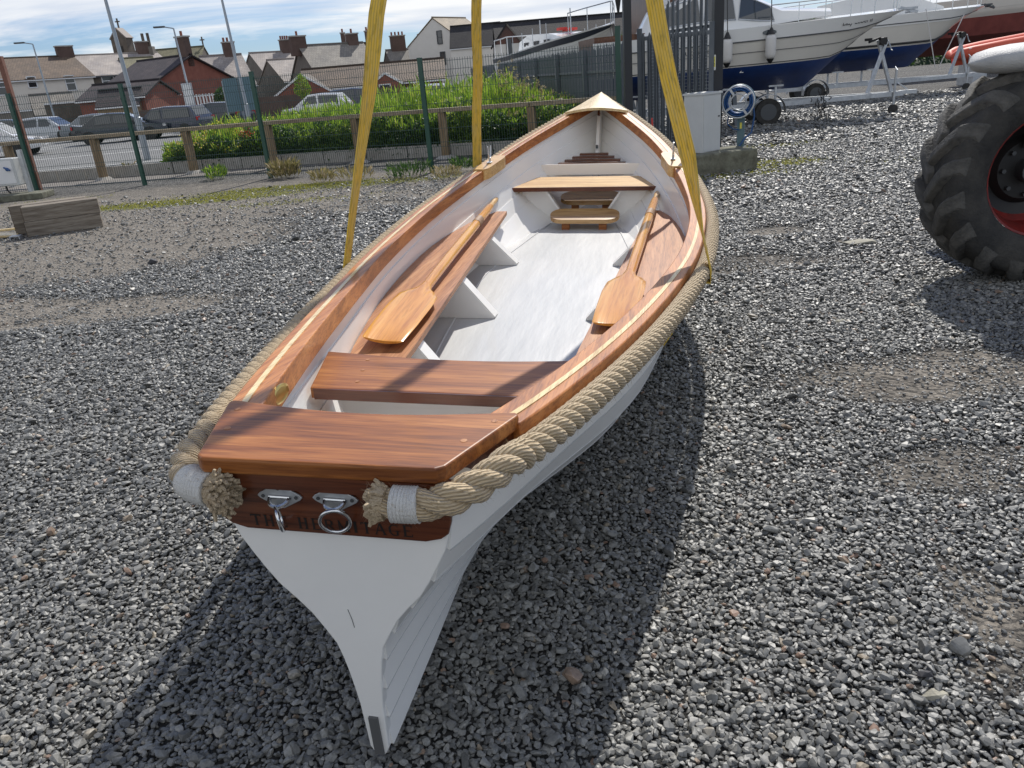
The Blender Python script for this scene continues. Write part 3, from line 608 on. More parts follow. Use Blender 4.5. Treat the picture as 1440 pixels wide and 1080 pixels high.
# side benches
def bench_in(s, side): return interp(s, [2.6, 5.95], [.325, .55])
for side in (1, -1):
    ins = [(s, bench_in(s, side)) for s in np.linspace(2.44, 5.93, 8)]
    ous = [(s, max(hin(s, .575+.012*(s-3))+.004, bench_in(s, side)+.03)) for s in np.linspace(5.93, 2.44, 16)]
    ous = [(s, min(b, bench_in(5.93, 1)+.075+(5.93-s)*.55)) for s, b in ous]
    fixn(MB().prism([(s, side*b) for s, b in ins+ous], lambda p: V(p[0], p[1], .578+.012*(p[0]-3)), lambda p: V(p[0], p[1], .55+.012*(p[0]-3))).build('side_bench', 'bench_wood', boat)); bevel(COL.objects[-1] if False else boat.children[-1], .003)
    fixn(MB().bar(V(2.45, side*(bench_in(2.45, 1)+.05), .53), V(5.9, side*(bench_in(5.9, 1)+.05), .565), .02, .045).build('bench_bearer', 'hull_white', boat))
    for s_ in (3.02, 4.08, 5.15):
        bi = bench_in(s_, 1); zt = .548+.012*(s_-3); zf_ = Ff(s_)+.002; bo = hin(s_, zt-.02)
        pl = [(bi+.03, zt), (bi-.16, zf_+.001), (hin(s_, zf_)-.002, zf_), (hin(s_, zf_+.08)-.004, zf_+.08), (bo, zt)]
        kn = fixn(MB().prism([(side*b, h) for b, h in pl], lambda p: V(s_, p[0], p[1]), lambda p: V(s_+.018, p[0], p[1])).build('bench_knee', 'hull_white', boat))
        fixn(MB().bar(V(s_+.045, side*(bi+.028), zt-.002), V(s_+.045, side*(bi-.162), zf_+.006), .085, .012, up=(0, side, 1)).build('flange', 'hull_white', kn))
# middle thwart with open white support
ol = [(6.36, -.598), (6.80, -.545), (6.80, .545), (6.36, .598)]
def tz(p): return .728+.06*(p[0]-6.36)
th2 = fixn(MB().prism(ol, lambda p: V(p[0], p[1], tz(p)), lambda p: V(p[0], p[1], tz(p)-.024)).build('thwart', 'seat_light', boat)); tag(th2, 'pale wooden thwart ahead of the side benches'); bevel(th2, .003)
fixn(MB().bar(V(6.352, -.60, .714), V(6.352, .60, .714), .018, .032).build('dark_edge', 'mahog_dark', th2))
for side in (1, -1):
    pl = [(.30, .70), (.58, .70)]+[(hin(6.46, h)-.004, h) for h in (.66, .6, .54, .48, .44)]+[(.12, .435), (.15, .445)]
    kn = fixn(MB().prism([(side*b, h) for b, h in pl], lambda p: V(6.45, p[0], p[1]), lambda p: V(6.475, p[0], p[1])).build('thwart_support', 'hull_white', boat))
    fixn(MB().bar(V(6.42, side*.31, .70), V(6.42, side*.135, .44), .07, .016, up=(0, side, .6)).build('flange', 'hull_white', kn))
fixn(MB().bar(V(6.92, -.50, .80), V(6.92, .50, .80), .02, .09).build('forward_beam', 'hull_white', boat))
# foot stretchers
def stretcher(s, h, half, d, zl, lab):
    o = bpy.data.objects.new('foot_stretcher', None); COL.objects.link(o); o.parent = boat; o['label'] = lab
    ol = []
    for sg in (1, -1):
        for a_ in np.linspace(-90, 90, 9):
            c_, s_ = math.cos(R_(a_)), math.sin(R_(a_)); ol.append((s+sg*s_*d/2, sg*((half-d/2*1.2)+c_*d/2*1.2)))
    tilt = .35
    fixn(MB().prism(ol, lambda p: V(p[0], p[1]+.03, h+(p[0]-s)*tilt), lambda p: V(p[0], p[1]+.03, h-.032+(p[0]-s)*tilt)).build('board', 'stretcher_wood', o, smooth=40))
    for b_ in (-half+.13, half-.13):
        MB().box(V(s-.03, b_+.03, (h-.04+zl)/2), (.05, .062, h-.04-zl)).build('leg', 'mahog_y', o)
stretcher(6.2, .540, .278, .17, .40, 'nearer rounded foot stretcher on two legs')
stretcher(6.72, .60, .262, .17, .45, 'rear foot stretcher under the thwart')
# bow seat of narrow dark slats
for i, (s_, w_) in enumerate(((7.02, .345), (7.10, .30), (7.18, .25), (7.26, .19), (7.34, .13))):
    z_ = .81+.018*i; w_ = min(w_, hin(s_, z_)+.02)
    MB().box(V(s_, 0, z_), (.066, w_*2, .018)).build('bow_seat_slat', 'mahog_dark' if i else 'mahog_y', boat)
# brass plate on the port inwale
mb = MB(); c0 = V(1.76, -(Bf(1.76)-.052), Zf(1.76)-.03); n_ = 20
ring = lambda r0, r1, dx_: [c0+Vector((math.cos(2*math.pi*k/n_)*r1, -dx_, math.sin(2*math.pi*k/n_)*r0)) for k in range(n_)]
mb.loft([ring(.026, .048, .0), ring(.026, .048, .004), ring(.020, .040, .007), ring(.014, .03, .004)])
mb.build('oval_socket_plate', 'brass', boat, smooth=40)
# mooring plates with rings
def ringbolt(b0, h0, swing, lab):
    o = bpy.data.objects.new('mooring_ring', None); COL.objects.link(o); o.parent = boat; o['label'] = lab
    P = lambda b, h, d: tr(b, h, .037+d)
    dia = [(-.052, 0), (-.046, .007), (-.006, .030), (.006, .030), (.046, .007), (.052, 0), (.046, -.007), (.006, -.030), (-.006, -.030), (-.046, -.007)]
    pl = fixn(MB().prism(dia, lambda p: P(b0+p[0], h0+p[1], .005), lambda p: P(b0+p[0], h0+p[1], .0)).build('plate', 'galv', o)); bevel(pl, .0015)
    for q in ((-.038, 0), (.038, 0), (0, .021)):
        mb = MB(); mb.tube([P(b0+q[0], h0+q[1], .0045), P(b0+q[0], h0+q[1], .007)], .0042, 10); mb.build('screw', 'dark_steel', o)
    mb = MB(); mb.tube([P(b0+.022*math.cos(a_), h0-.002-abs(math.sin(a_))*.010, .006+.022*math.sin(a_)) for a_ in np.linspace(0, math.pi, 13)], .0048, 8)
    mb.tube([P(b0-.024, h0, .006), P(b0+.024, h0, .006)], .004, 8); mb.build('staple', 'chrome', o, smooth=40)
    R0 = .031; c = Vector((b0+.002, h0-.012-R0)); mb = MB()
    mb.tube([P(c.x+R0*math.sin(a_)*math.cos(swing), c.y+R0*math.cos(a_), .026+R0*math.sin(a_)*math.sin(swing)+.006*math.cos(a_)) for a_ in np.linspace(0, 2*math.pi, 33)[:-1]], .0042, 8, closed=True)
    mb.build('ring', 'chrome', o, smooth=60)
ringbolt(-.107, .822, 1.05, 'ring turned edge-on')
ringbolt(.020, .825, -.30, 'ring hanging flat')
# rope fender: three laid strands
def rope_path():
    pts = []
    pts += [(1.262, .075, .785), (1.262, .13, .782), (1.263, .19, .784), (1.27, .245, .792), (1.285, .300, .808), (1.33, .352, .835)]
    for s in np.arange(1.45, 7.75, .1): pts.append((s, Bf(s), None))
    return pts
def pathpts(side):
    P = []
    if side > 0: head = [(1.270, .110, .846), (1.270, .16, .843), (1.274, .225, .845), (1.290, .283, .856), (1.34, .334, .868), (1.42, .376, .877)]
    else: head = [(1.270, .208, .846), (1.275, .255, .846), (1.295, .305, .846), (1.335, .346, .847), (1.40, .374, .852)]
    for s, b, h in head: P.append(V(s, side*b, h))
    for s in np.arange(1.54, 7.6, .1):
        x_ = sstep(1.4, 2.1, s); P.append(roff(s, side, .084, -.050+.012*sstep(6.2, 7.2, s)))
    for s in (7.72, 7.84, 7.95): P.append(roff(s, side, .080, -.048))
    P.append(V(8.14, side*.05, Zf(7.98)-.04)); P.append(V(8.17, 0, Zf(7.98)-.04))
    return P
def smooth_path(P, step):
    P = [np.array(p) for p in P]; out = []
    for i in range(len(P)-1):
        p0, p1, p2, p3 = P[max(i-1, 0)], P[i], P[i+1], P[min(i+2, len(P)-1)]; n_ = max(2, int(np.linalg.norm(p2-p1)/step))
        for k in range(n_):
            u = k/n_; out.append(.5*((2*p1)+(-p0+p2)*u+(2*p0-5*p1+4*p2-p3)*u*u+(-p0+3*p1-3*p2+p3)*u**3))
    out.append(P[-1]); return out
Mr = bpy.data.materials.new('jute_rope'); Mr.use_nodes = True; t = Mr.node_tree; L = t.links.new; b = t.nodes['Principled BSDF']; b.inputs['Roughness'].default_value = .9; b.inputs['Sheen Weight'].default_value = .25
uvn = T('ShaderNodeUVMap'); mpn = T('ShaderNodeMapping'); mpn.inputs['Rotation'].default_value = (0, 0, 0); L(uvn.outputs[0], mpn.inputs[0])
wv = T('ShaderNodeTexWave', wave_type='BANDS', bands_direction='X', wave_profile='SIN'); wv.inputs['Scale'].default_value = 1; wv.inputs['Distortion'].default_value = .6; wv.inputs['Detail'].default_value = 3; wv.inputs['Detail Scale'].default_value = 2
L(mpn.outputs[0], wv.inputs[0]); tcg = T('ShaderNodeTexCoord')
mpf = T('ShaderNodeMapping'); mpf.inputs['Scale'].default_value = (6, 1.2, 1); L(uvn.outputs[0], mpf.inputs[0])
fn = noise(3, 5, .7, mpf.outputs[0]); fr = ramp(.32, (.44, .32, .18), .66, (.76, .62, .41)); L(fn, fr.inputs[0])
wr = ramp(0, (.58, .52, .44), .45, (1, 1, 1)); L(wv.outputs[0], wr.inputs[0]); L(mixc(1.0, fr.outputs[0], wr.outputs[0], 'MULTIPLY'), b.inputs['Base Color'])
bp = T('ShaderNodeBump'); bp.inputs['Strength'].default_value = .9; bp.inputs['Distance'].default_value = .004; L(wv.outputs[0], bp.inputs['Height'])
bp2 = T('ShaderNodeBump'); bp2.inputs['Strength'].default_value = .6; bp2.inputs['Distance'].default_value = .002; L(fn, bp2.inputs['Height']); L(bp.outputs[0], bp2.inputs['Normal']); L(bp2.outputs[0], b.inputs['Normal'])
M['rope'] = Mr
M['rope_fibre'] = mat('jute_yarn_ends', (.40, .30, .19), .95, noise=(90, (.66, .54, .37), .2), bump=.8, bscale=400)
RR, RC, PITCHR = .0196, .0178, .168
def frames(pts):
    F = []; up = None
    for i, p in enumerate(pts):
        d = Vector(pts[min(i+1, len(pts)-1)]-pts[max(i-1, 0)]).normalized()
        u = Vector((0, 0, 1)) if up is None else up
        u = (u-d*u.dot(d)).normalized(); up = u; F.append((Vector(p), d, u, d.cross(u)))
    return F
ropeobj = bpy.data.objects.new('rope_fender', None); COL.objects.link(ropeobj); ropeobj.parent = boat
for side in (1, -1):
    pts = smooth_path(pathpts(side), .009); F = frames(pts)
    ds = np.r_[0, np.cumsum([np.linalg.norm(pts[i+1]-pts[i]) for i in range(len(pts)-1)])]
    for k in range(3):
        NS = 14; vs = []; fs = []; uvs = []
        for i, (p, d, u, v) in enumerate(F):
            ph = 2*math.pi*(side*ds[i]/PITCHR+k/3)+.15*math.sin(ds[i]*9); tight = 1-.18*math.exp(-max(0, ds[i]-.02)/.06)
            c = p+(u*math.cos(ph)+v*math.sin(ph))*RC*tight; dd = (d*PITCHR/(2*math.pi)+(v*math.cos(ph)-u*math.sin(ph))*RC*side).normalized()
            o1 = (u*math.cos(ph)+v*math.sin(ph)); o2 = dd.cross(o1)
            for j in range(NS):
                a_ = 2*math.pi*j/NS; rr_ = RR*tight*(1+.06*math.sin(5*a_+ds[i]*110)); vs.append(c+(o1*math.cos(a_)+o2*math.sin(a_))*rr_)
            if i:
                for j in range(NS):
                    a0 = (i-1)*NS+j; a1 = (i-1)*NS+(j+1) % NS; b0 = i*NS+j; b1 = i*NS+(j+1) % NS
                    fs.append((a0, b0, b1, a1) if True else 0); U0, U1 = j/NS*4.5, (j+1)/NS*4.5; q0, q1 = ds[i-1]*36, ds[i]*36
                    uvs.append([(U0+q0, q0*.5), (U0+q1, q1*.5), (U1+q1, q1*.5), (U1+q0, q0*.5)])
        fs.append(tuple(range(NS))); uvs.append([(0, 0)]*NS)
        mb = MB(); mb.add(vs, fs, uvs); fixn(mb.build('strand', 'rope', ropeobj, smooth=80))
    # whipping
    i0 = next(i for i in range(len(ds)) if ds[i] > (.045 if side > 0 else .035)); i1 = next(i for i in range(len(ds)) if ds[i] > (.115 if side > 0 else .115))
    mb = MB(); sub = pts[i0:i1]; sp = smooth_path(sub, .0016); n_ = len(sp); mb.tube(sp, [.0372+.0017*(i % 2)+.0006*math.sin(i*1.7) for i in range(n_)], 22)
    mb.build('whipping', 'whip', ropeobj)
    # frayed end
    p, d, u, v = F[0]; mb = MB(); rr_ = random.Random(4+side)
    big = side < 0
    for q in range(300 if big else 190):
        a_ = rr_.uniform(0, 6.283); r0 = .033*math.sqrt(rr_.random()); o = u*math.cos(a_)+v*math.sin(a_); tq = d.cross(o)
        ln = rr_.uniform(.03, .062) if big else rr_.uniform(.018, .040); fl = rr_.uniform(.2, 1.0)*(.62 if big else .42); cu = rr_.gauss(0, .5); pp = p+d*.036+o*r0; dirv = (-d+o*fl*.5).normalized(); path = [pp]
        for w_ in range(5):
            pp = pp+dirv*ln/5; path.append(pp); dirv = (dirv+o*fl*.28+tq*cu*.30+Vector((rr_.gauss(0, .22), rr_.gauss(0, .22), rr_.gauss(0, .22)))).normalized()
        mb.tube(path, [.0040, .0046, .0048, .0046, .0044, .0034], 5, caps=True)
    tag(mb.build('frayed_end', 'rope_fibre' if 'rope_fibre' in M else 'rope', ropeobj, smooth=60), kind='stuff')
    # stray fibres
    mb = MB()
    for q in range(2600):
        i = int(len(F)*(rr_.random()**1.6)*.55); p, d, u, v = F[i]; a_ = rr_.uniform(0, 6.283); o = u*math.cos(a_)+v*math.sin(a_)
        s0_ = p+o*.036; e_ = s0_+o*rr_.uniform(.002, .011)+d*rr_.gauss(0, .010)+(u*rr_.gauss(0, .006)); w_ = d.cross(o)*.00035
        mb.add([s0_-w_, s0_+w_, e_], [(0, 1, 2)])
    tag(mb.build('stray_fibre', 'rope', ropeobj), kind='stuff')
# ------------------------------------------------------------------ oars (lie on the benches)
def oar(pb, pe, side, label, roll=0):
    """pb blade tip centre, pe handle end, in boat coordinates"""
    A, B = Wd(*pb), Wd(*pe); X = (B-A); Lg = X.length; X.normalize(); Zv = bu.copy(); Zv = (Zv-X*Zv.dot(X)).normalized(); Yv = Zv.cross(X)
    m4 = Matrix.Identity(4)
    for i in range(3): m4[i][0], m4[i][1], m4[i][2], m4[i][3] = X[i], Yv[i], Zv[i], A[i]
    o = empty('oar', None, label, 'oar', 'oars laid inside the rowing boat', M4=m4 @ Matrix.Rotation(roll, 4, 'X'))
    rg = []
    for x, w, th, cm in ((0, .083, .006, 0), (.01, .089, .008, .0), (.2, .098, .011, 0), (.45, .103, .013, .0), (.60, .098, .016, 0), (.67, .075, .022, 0), (.72, .042, .026, 0), (.78, .030, .028, 0)):
        ring = []
        for k in range(16):
            a_ = 2*math.pi*k/16; c_, s_ = math.cos(a_), math.sin(a_)
            y = w*c_; spine = .012*math.exp(-(y/.018)**2)*sstep(0.05, .6, x); cup = .16*y*y/.1*(1-sstep(.6, .78, x))
            ring.append((x, y, (th if s_ > 0 else -th)*abs(s_)**.6+(spine if s_ > 0 else 0)+cup+.012))
        rg.append(ring)
    fixn(MB().loft(rg).build('blade', 'oar_wood', o, smooth=50))
    n_ = 8; xs = [.70, .80, 1.0, 1.6, Lg-.95, Lg-.55, Lg-.34]; rs = [.024, .027, .028, .029, .030, .029, .026]
    mb = MB(); mb.tube([(x, 0, .014+.012*min(1, (x-.7)/.5)) for x in xs], rs, 16); mb.build('shaft', 'oar_wood', o, smooth=50)
    mb = MB(); mb.tube([(Lg-.95, 0, .026), (Lg-.80, 0, .026)], .0325, 16); mb.build('leather_sleeve', 'oar_sleeve', o, smooth=50)
    xs = [Lg-.34, Lg-.32, Lg-.18, Lg-.12, Lg-.04, Lg]; mb = MB(); mb.tube([(x, 0, .026) for x in xs], [.026, .020, .018, .021, .018, .014], 14); mb.build('grip', 'seat_light', o, smooth=50)
    return o
M['oar_sleeve'] = mat('tan_oar_sleeve', (.26, .15, .08), .6, bump=.3, bscale=60)
oar((2.865, -.465, .600), (6.05, -.655, .665), -1, 'varnished oar on the left side bench, blade towards the stern, handle resting forward', roll=.12)
oar((3.16, .470, .600), (6.30, .600, .665), 1, 'varnished oar on the right side bench with sunlit glossy blade', roll=-.05)
# ------------------------------------------------------------------ lifting slings
Mw = bpy.data.materials.new('yellow_webbing'); Mw.use_nodes = True; t = Mw.node_tree; L = t.links.new; b = t.nodes['Principled BSDF']; b.inputs['Roughness'].default_value = .8
uvn = T('ShaderNodeUVMap'); tcg = uvn
mpf = T('ShaderNodeMapping'); mpf.inputs['Scale'].default_value = (14, 1.0, 1); L(uvn.outputs[0], mpf.inputs[0])
f1 = noise(1.6, 5, .7, mpf.outputs[0]); yr = ramp(.44, (.80, .52, .035), .70, (.56, .49, .26)); L(f1, yr.inputs[0])
mpg = T('ShaderNodeMapping'); mpg.inputs['Scale'].default_value = (3, 2.2, 1); L(uvn.outputs[0], mpg.inputs[0]); f2 = noise(1.2, 4, .6, mpg.outputs[0]); y2 = ramp(.50, (1, 1, 1), .68, (.62, .64, .66)); L(f2, y2.inputs[0])
sx = T('ShaderNodeSeparateXYZ'); L(uvn.outputs[0], sx.inputs[0])
wvs = T('ShaderNodeTexWave', wave_type='BANDS', bands_direction='X'); wvs.inputs['Scale'].default_value = 1.9; L(uvn.outputs[0], wvs.inputs[0]); ws = ramp(0.0, (.55, .5, .4), .22, (1, 1, 1)); L(wvs.outputs[0], ws.inputs[0])
L(mixc(.8, mixc(1.0, yr.outputs[0], y2.outputs[0], 'MULTIPLY'), ws.outputs[0], 'MULTIPLY'), b.inputs['Base Color'])
wv2 = T('ShaderNodeTexWave', wave_type='BANDS', bands_direction='Y'); wv2.inputs['Scale'].default_value = 40; L(uvn.outputs[0], wv2.inputs[0]); bp = T('ShaderNodeBump'); bp.inputs['Strength'].default_value = .4; bp.inputs['Distance'].default_value = .003; L(wv2.outputs[0], bp.inputs['Height']); L(bp.outputs[0], b.inputs['Normal'])
M['webbing'] = Mw
HOOK = V(4.7, -.22, 4.87)
def sling(s_, label, tw):
    o = empty('lifting_sling', Wd(s_, 0, Kf(s_)), label, 'lifting sling', 'yellow slings lifting the rowing boat')
    inv = Matrix.Translation(-Wd(s_, 0, Kf(s_))) @ BM
    P = []; Wv = []
    bo = Bf(s_)+.122; zt = Zf(s_)-.045
    for side in (-1, 1):
        seg = []
        top = V(s_, side*bo, zt)
        for i in range(26):
            f_ = (i/25); p = top.lerp(HOOK+V(S0+.0, side*.03, 0)-V(S0, 0, 0), f_); p = p+Vector((.006*math.sin(i*1.9+s_), .006*math.sin(i*1.3+side), 0))*min(1, i/3); k_ = sstep(-.02 if s_ > 5 and side < 0 else .02, tw[0 if side < 0 else 1], f_) if not (s_ > 5 and side < 0) else 1
            w_ = Vector((1, 0, 0)).lerp(Vector((.25, -1, 0)) if side > 0 else Vector((-.25, -1, 0)), k_)
            if side > 0: w_ = Vector((1, 0, 0)).lerp(Vector((.25, 1, 0)), k_)
            seg.append((p, w_.normalized()))
        hull = []
        q = [hull_off(s_, j, .022) for j in range(2*NP-1, -1, -2)]
        hull.append((V(s_, side*bo, zt-.05), Vector((1, 0, 0)))); 
        for s2, b2, h2 in q: hull.append((V(s_, side*b2, h2), Vector((1, 0, 0))))
        full = list(reversed(seg))+hull
        P.append(full)
    for fi, full in enumerate(P):
        if fi == 1: full = list(reversed(full))
    left = P[0]+[(V(s_, 0, Kf(s_)-.06), Vector((1, 0, 0)))]; right = list(reversed(P[1])); full = left+right
    mb = MB(); rings = []; acc = 0
    for i, (p, w_) in enumerate(full):
        d = (full[min(i+1, len(full)-1)][0]-full[max(i-1, 0)][0]).normalized(); w_ = (w_-d*w_.dot(d)).normalized(); n_ = d.cross(w_); hw = .037; ht = .0045
        rings.append([p+w_*hw+n_*ht, p-w_*hw+n_*ht, p-w_*hw-n_*ht, p+w_*hw-n_*ht])
    rings = [[inv @ q for q in r] for r in rings]
    vs = [p for r in rings for p in r]; fs = []; uvs = []
    for i in range(len(rings)-1):
        l0 = acc; acc += (rings[i+1][0]-rings[i][0]).length
        for k in range(4):
            k2 = (k+1) % 4; fs.append((i*4+k, (i+1)*4+k, (i+1)*4+k2, i*4+k2)); ua, ub = (0, 1) if k in (0,) else (1, 0) if k == 2 else (0, .05)
            uvs.append([(ua, l0*4), (ua, acc*4), (ub, acc*4), (ub, l0*4)])
    mb.add(vs, fs, uvs); o2 = fixn(mb.build('webbing_strap', 'webbing', o, smooth=60))
sling(3.55, 'yellow webbing sling round the middle of the rowing boat, gripping the rope fender', (.45, .16))
sling(6.2, 'yellow webbing sling round the forward part of the rowing boat by the rowlocks', (.02, .5))
# ------------------------------------------------------------------ green mesh fence
FP = [(-13.2, 18.2), (at(50, 262, 18.0).x, 18.0), (-7.75, 17.75), (-4.75, 17.0), (-1.2, 15.5), (2.28, 14.2)]
fence = empty('mesh_fence', (FP[2][0], FP[2][1], 0), 'green welded mesh fence with dark green posts along the yard edge', 'fence')
fi = Matrix.Translation(-Vector((FP[2][0], FP[2][1], 0)))
tops = [2.1, 2.1, 2.1, 2.1, 2.05, 2.25]
for i, (x, y) in enumerate(FP):
    mb = MB(); mb.box(Vector((x, y, tops[i]/2-.1)), (.085, .06, tops[i]+.2), rz=-.3); mb.box(Vector((x, y, tops[i]+.004)), (.092, .068, .012), rz=-.3)
    for z in (.3, 1.0, 1.7): mb.box(Vector((x+.02, y-.04, z)), (.05, .03, .04), rz=-.3)
    for k_ in range(len(mb.v)): mb.v[k_] = tuple(Vector(mb.v[k_])+fi.translation)
    mb.build('post', 'green_post', fence)
def wirepoly(mb, pts, r):
    for a_, b_ in zip(pts[:-1], pts[1:]):
        d = (Vector(b_)-Vector(a_)).normalized(); u = d.cross(Vector((.3, 1, .2))).normalized()*r; v = d.cross(u).normalized()*r
        a2, b2 = Vector(a_), Vector(b_); mb.add([a2+u, a2-u*.5+v*.87, a2-u*.5-v*.87, b2+u, b2-u*.5+v*.87, b2-u*.5-v*.87], [(0, 1, 4, 3), (1, 2, 5, 4), (2, 0, 3, 5)])
for i in range(len(FP)-1):
    A = Vector((*FP[i], 0)); B = Vector((*FP[i+1], 0)); d = B-A; Lp = d.length; d.normalize(); nrm = Vector((d.y, -d.x, 0)); hh = min(tops[i], tops[i+1])-.04
    zz_ = [.06, .10, .45, .5, .55, 1.15, 1.2, 1.25, hh-.30, hh-.25, hh-.20, hh-.03, hh]
    of = [0, 0, 0, .03, 0, 0, .03, 0, 0, .035, 0, 0, .0]
    mb = MB(); n_ = int(Lp/.05)
    for k in range(1, n_):
        p = A+d*(Lp*k/n_)+fi.translation; wirepoly(mb, [p+nrm*o_+Vector((0, 0, z)) for z, o_ in zip(zz_, of)], .0046)
    for z, o_ in ((.10, 0), (.47, .02), (.55, 0), (1.15, 0), (1.25, 0), (.8, 0), (1.5, 0), (hh-.31, 0), (hh-.19, 0), (hh-.04, 0)):
        wirepoly(mb, [A+fi.translation+nrm*(o_+.004)+Vector((0, 0, z)), B+fi.translation+nrm*(o_+.004)+Vector((0, 0, z))], .0046)
    tag(mb.build('mesh_wire', 'wire', fence), kind='stuff')
# ------------------------------------------------------------------ timber rail fence behind
RP = [(-16.5, 20.9), (-14.2, 20.6), (-12.0, 20.3), (-9.7, 20.0), (-7.35, 19.75), (-5.25, 19.3), (-3.1, 18.8), (-1.05, 18.1), (.9, 17.3), (2.8, 16.5)]
rf = empty('timber_rail_fence', (RP[4][0], RP[4][1], 0), 'low weathered timber post and rail fence in front of the planted bed', 'fence')
o0 = Vector((RP[4][0], RP[4][1], 0))
for i, (x, y) in enumerate(RP):
    hz_ = 1.02 if i else 1.0
    mb = MB(); mb.box(Vector((x, y, .48))-o0, (.16, .16, 1.0), rz=-.3+.05*math.sin(i*3)); bevel(mb.build('post', 'fence_wood', rf), .012)
    mb = MB(); mb.add([(x-o0.x+.24*math.cos(k*.7854)*(1+.2*math.sin(k*2+i)), y-o0.y+.24*math.sin(k*.7854), 0) for k in range(8)]+[(x-o0.x+.14*math.cos(k*.7854), y-o0.y+.14*math.sin(k*.7854), .07) for k in range(8)], [(k, (k+1) % 8, 8+(k+1) % 8, 8+k) for k in range(8)]+[tuple(range(8, 16))])
    mb.build('concrete_footing', 'concrete', rf)
    if i:
        a_ = Vector((*RP[i-1], 1.03))-o0; b_ = Vector((x, y, 1.03))-o0; mb = MB(); mb.bar(a_+(b_-a_)*.004, b_-(b_-a_)*.004, .20, .085); ra = mb.build('rail', 'rail_timber', rf); bevel(ra, .008)
# concrete edging of the bed
for i in range(len(RP)-1):
    a_, b_ = Vector((*RP[i], .14))+Vector((.1, .42, 0)), Vector((*RP[i+1], .14))+Vector((.1, .42, 0)); n_ = max(1, round((b_-a_).length/.92))
    if i == 0: ke = empty('kerb_edging', (RP[4][0], RP[4][1]+.4, 0), 'low concrete edging boards holding back the planted bed', 'kerb')
    for k in range(n_):
        p, q = a_.lerp(b_, k/n_+.006), a_.lerp(b_, (k+1)/n_-.006); mb = MB(); mb.bar(p-ke.location, q-ke.location, .07, .27); mb.build('edging_board', 'concrete', ke)
# ------------------------------------------------------------------ planting
def leaf_mat(name, stops, sub=.25):
    Ml = bpy.data.materials.new(name); Ml.use_nodes = True; global t, L; t = Ml.node_tree; L = t.links.new; b = t.nodes['Principled BSDF']; b.inputs['Roughness'].default_value = .55
    a_ = T('ShaderNodeAttribute', attribute_name='tone'); r = T('ShaderNodeValToRGB'); e = r.color_ramp.elements; e[0].color = (*stops[0][1], 1); e[1].color = (*stops[-1][1], 1); e[0].position = stops[0][0]; e[1].position = stops[-1][0]
    for p_, c_ in stops[1:-1]: x_ = e.new(p_); x_.color = (*c_, 1)
    L(a_.outputs['Fac'], r.inputs[0]); L(r.outputs[0], b.inputs['Base Color'])
    tr_ = T('ShaderNodeBsdfTranslucent'); L(r.outputs[0], tr_.inputs[0]); ms = T('ShaderNodeMixShader'); ms.inputs[0].default_value = .42
    L(b.outputs[0], ms.inputs[1]); L(tr_.outputs[0], ms.inputs[2]); L(ms.outputs[0], t.nodes['Material Output'].inputs[0]); return Ml
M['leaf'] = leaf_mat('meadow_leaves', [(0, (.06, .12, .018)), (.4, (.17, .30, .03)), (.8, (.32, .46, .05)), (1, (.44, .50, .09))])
M['leaf_dark'] = leaf_mat('shrub_leaves', [(0, (.020, .05, .015)), (.6, (.05, .11, .025)), (1, (.12, .20, .04))])
M['flower_mix'] = leaf_mat('flower_petals', [(0, (.6, .55, .05)), (.5, (.65, .6, .12)), (.7, (.55, .30, .08)), (1, (.62, .58, .50))])
M['dry'] = leaf_mat('dry_weeds', [(0, (.16, .15, .05)), (.5, (.28, .24, .10)), (1, (.42, .34, .22))])
M['red_petal'] = mat('red_petals', (.55, .05, .02), .6); M['white_petal'] = mat('white_petals', (.62, .60, .58), .6)
def leaves(name, m_, P, D, Ln, Wd_, tone, parent=None):
    """P base points, D directions, Ln lengths, Wd_ widths (numpy) -> bent two-quad leaves"""
    n_ = len(P); D = D/np.linalg.norm(D, axis=1)[:, None]; r_ = rng.normal(size=(n_, 3)); X = np.cross(D, r_); X /= np.linalg.norm(X, axis=1)[:, None]
    mid = P+D*Ln[:, None]*.5+np.array([0, 0, 1])*(Ln*.06)[:, None]; tip = P+D*Ln[:, None]-np.array([0, 0, 1])*(Ln*.10)[:, None]
    v = np.stack([P, mid+X*Wd_[:, None]*.5, tip, mid-X*Wd_[:, None]*.5], 1).reshape(-1, 3)
    me = bpy.data.meshes.new(name); me.vertices.add(len(v)); me.vertices.foreach_set('co', v.ravel())
    me.loops.add(n_*4); me.polygons.add(n_); me.loops.foreach_set('vertex_index', np.arange(n_*4, dtype=np.int32)); me.polygons.foreach_set('loop_start', np.arange(0, n_*4, 4, dtype=np.int32)); me.polygons.foreach_set('loop_total', np.full(n_, 4, dtype=np.int32))
    a_ = me.attributes.new('tone', 'FLOAT', 'POINT'); a_.data.foreach_set('value', np.repeat(tone, 4)); me.materials.append(M[m_]); me.update(); me.validate()
    o = bpy.data.objects.new(name, me); COL.objects.link(o)
    if parent: o.parent = parent
    return o
def bed(n_, x0, x1, ytab, dtab, htab, seed):
    r = np.random.default_rng(seed); X = r.uniform(x0, x1, n_); y0 = np.interp(X, *ytab); dp = np.interp(X, *dtab); f = r.random(n_); Y = y0+f*dp
    nz_ = np.array([mnoise.noise((x*.9, y*.9, 2)) for x, y in zip(X, Y)]); H = np.interp(X, *htab)*(.55+.45*np.minimum(1, f*3.2))*(1+.30*nz_+.34*np.array([mnoise.noise((x*2.6, y*2.6, 7)) for x, y in zip(X, Y)]))
    return X, Y, H, nz_, r
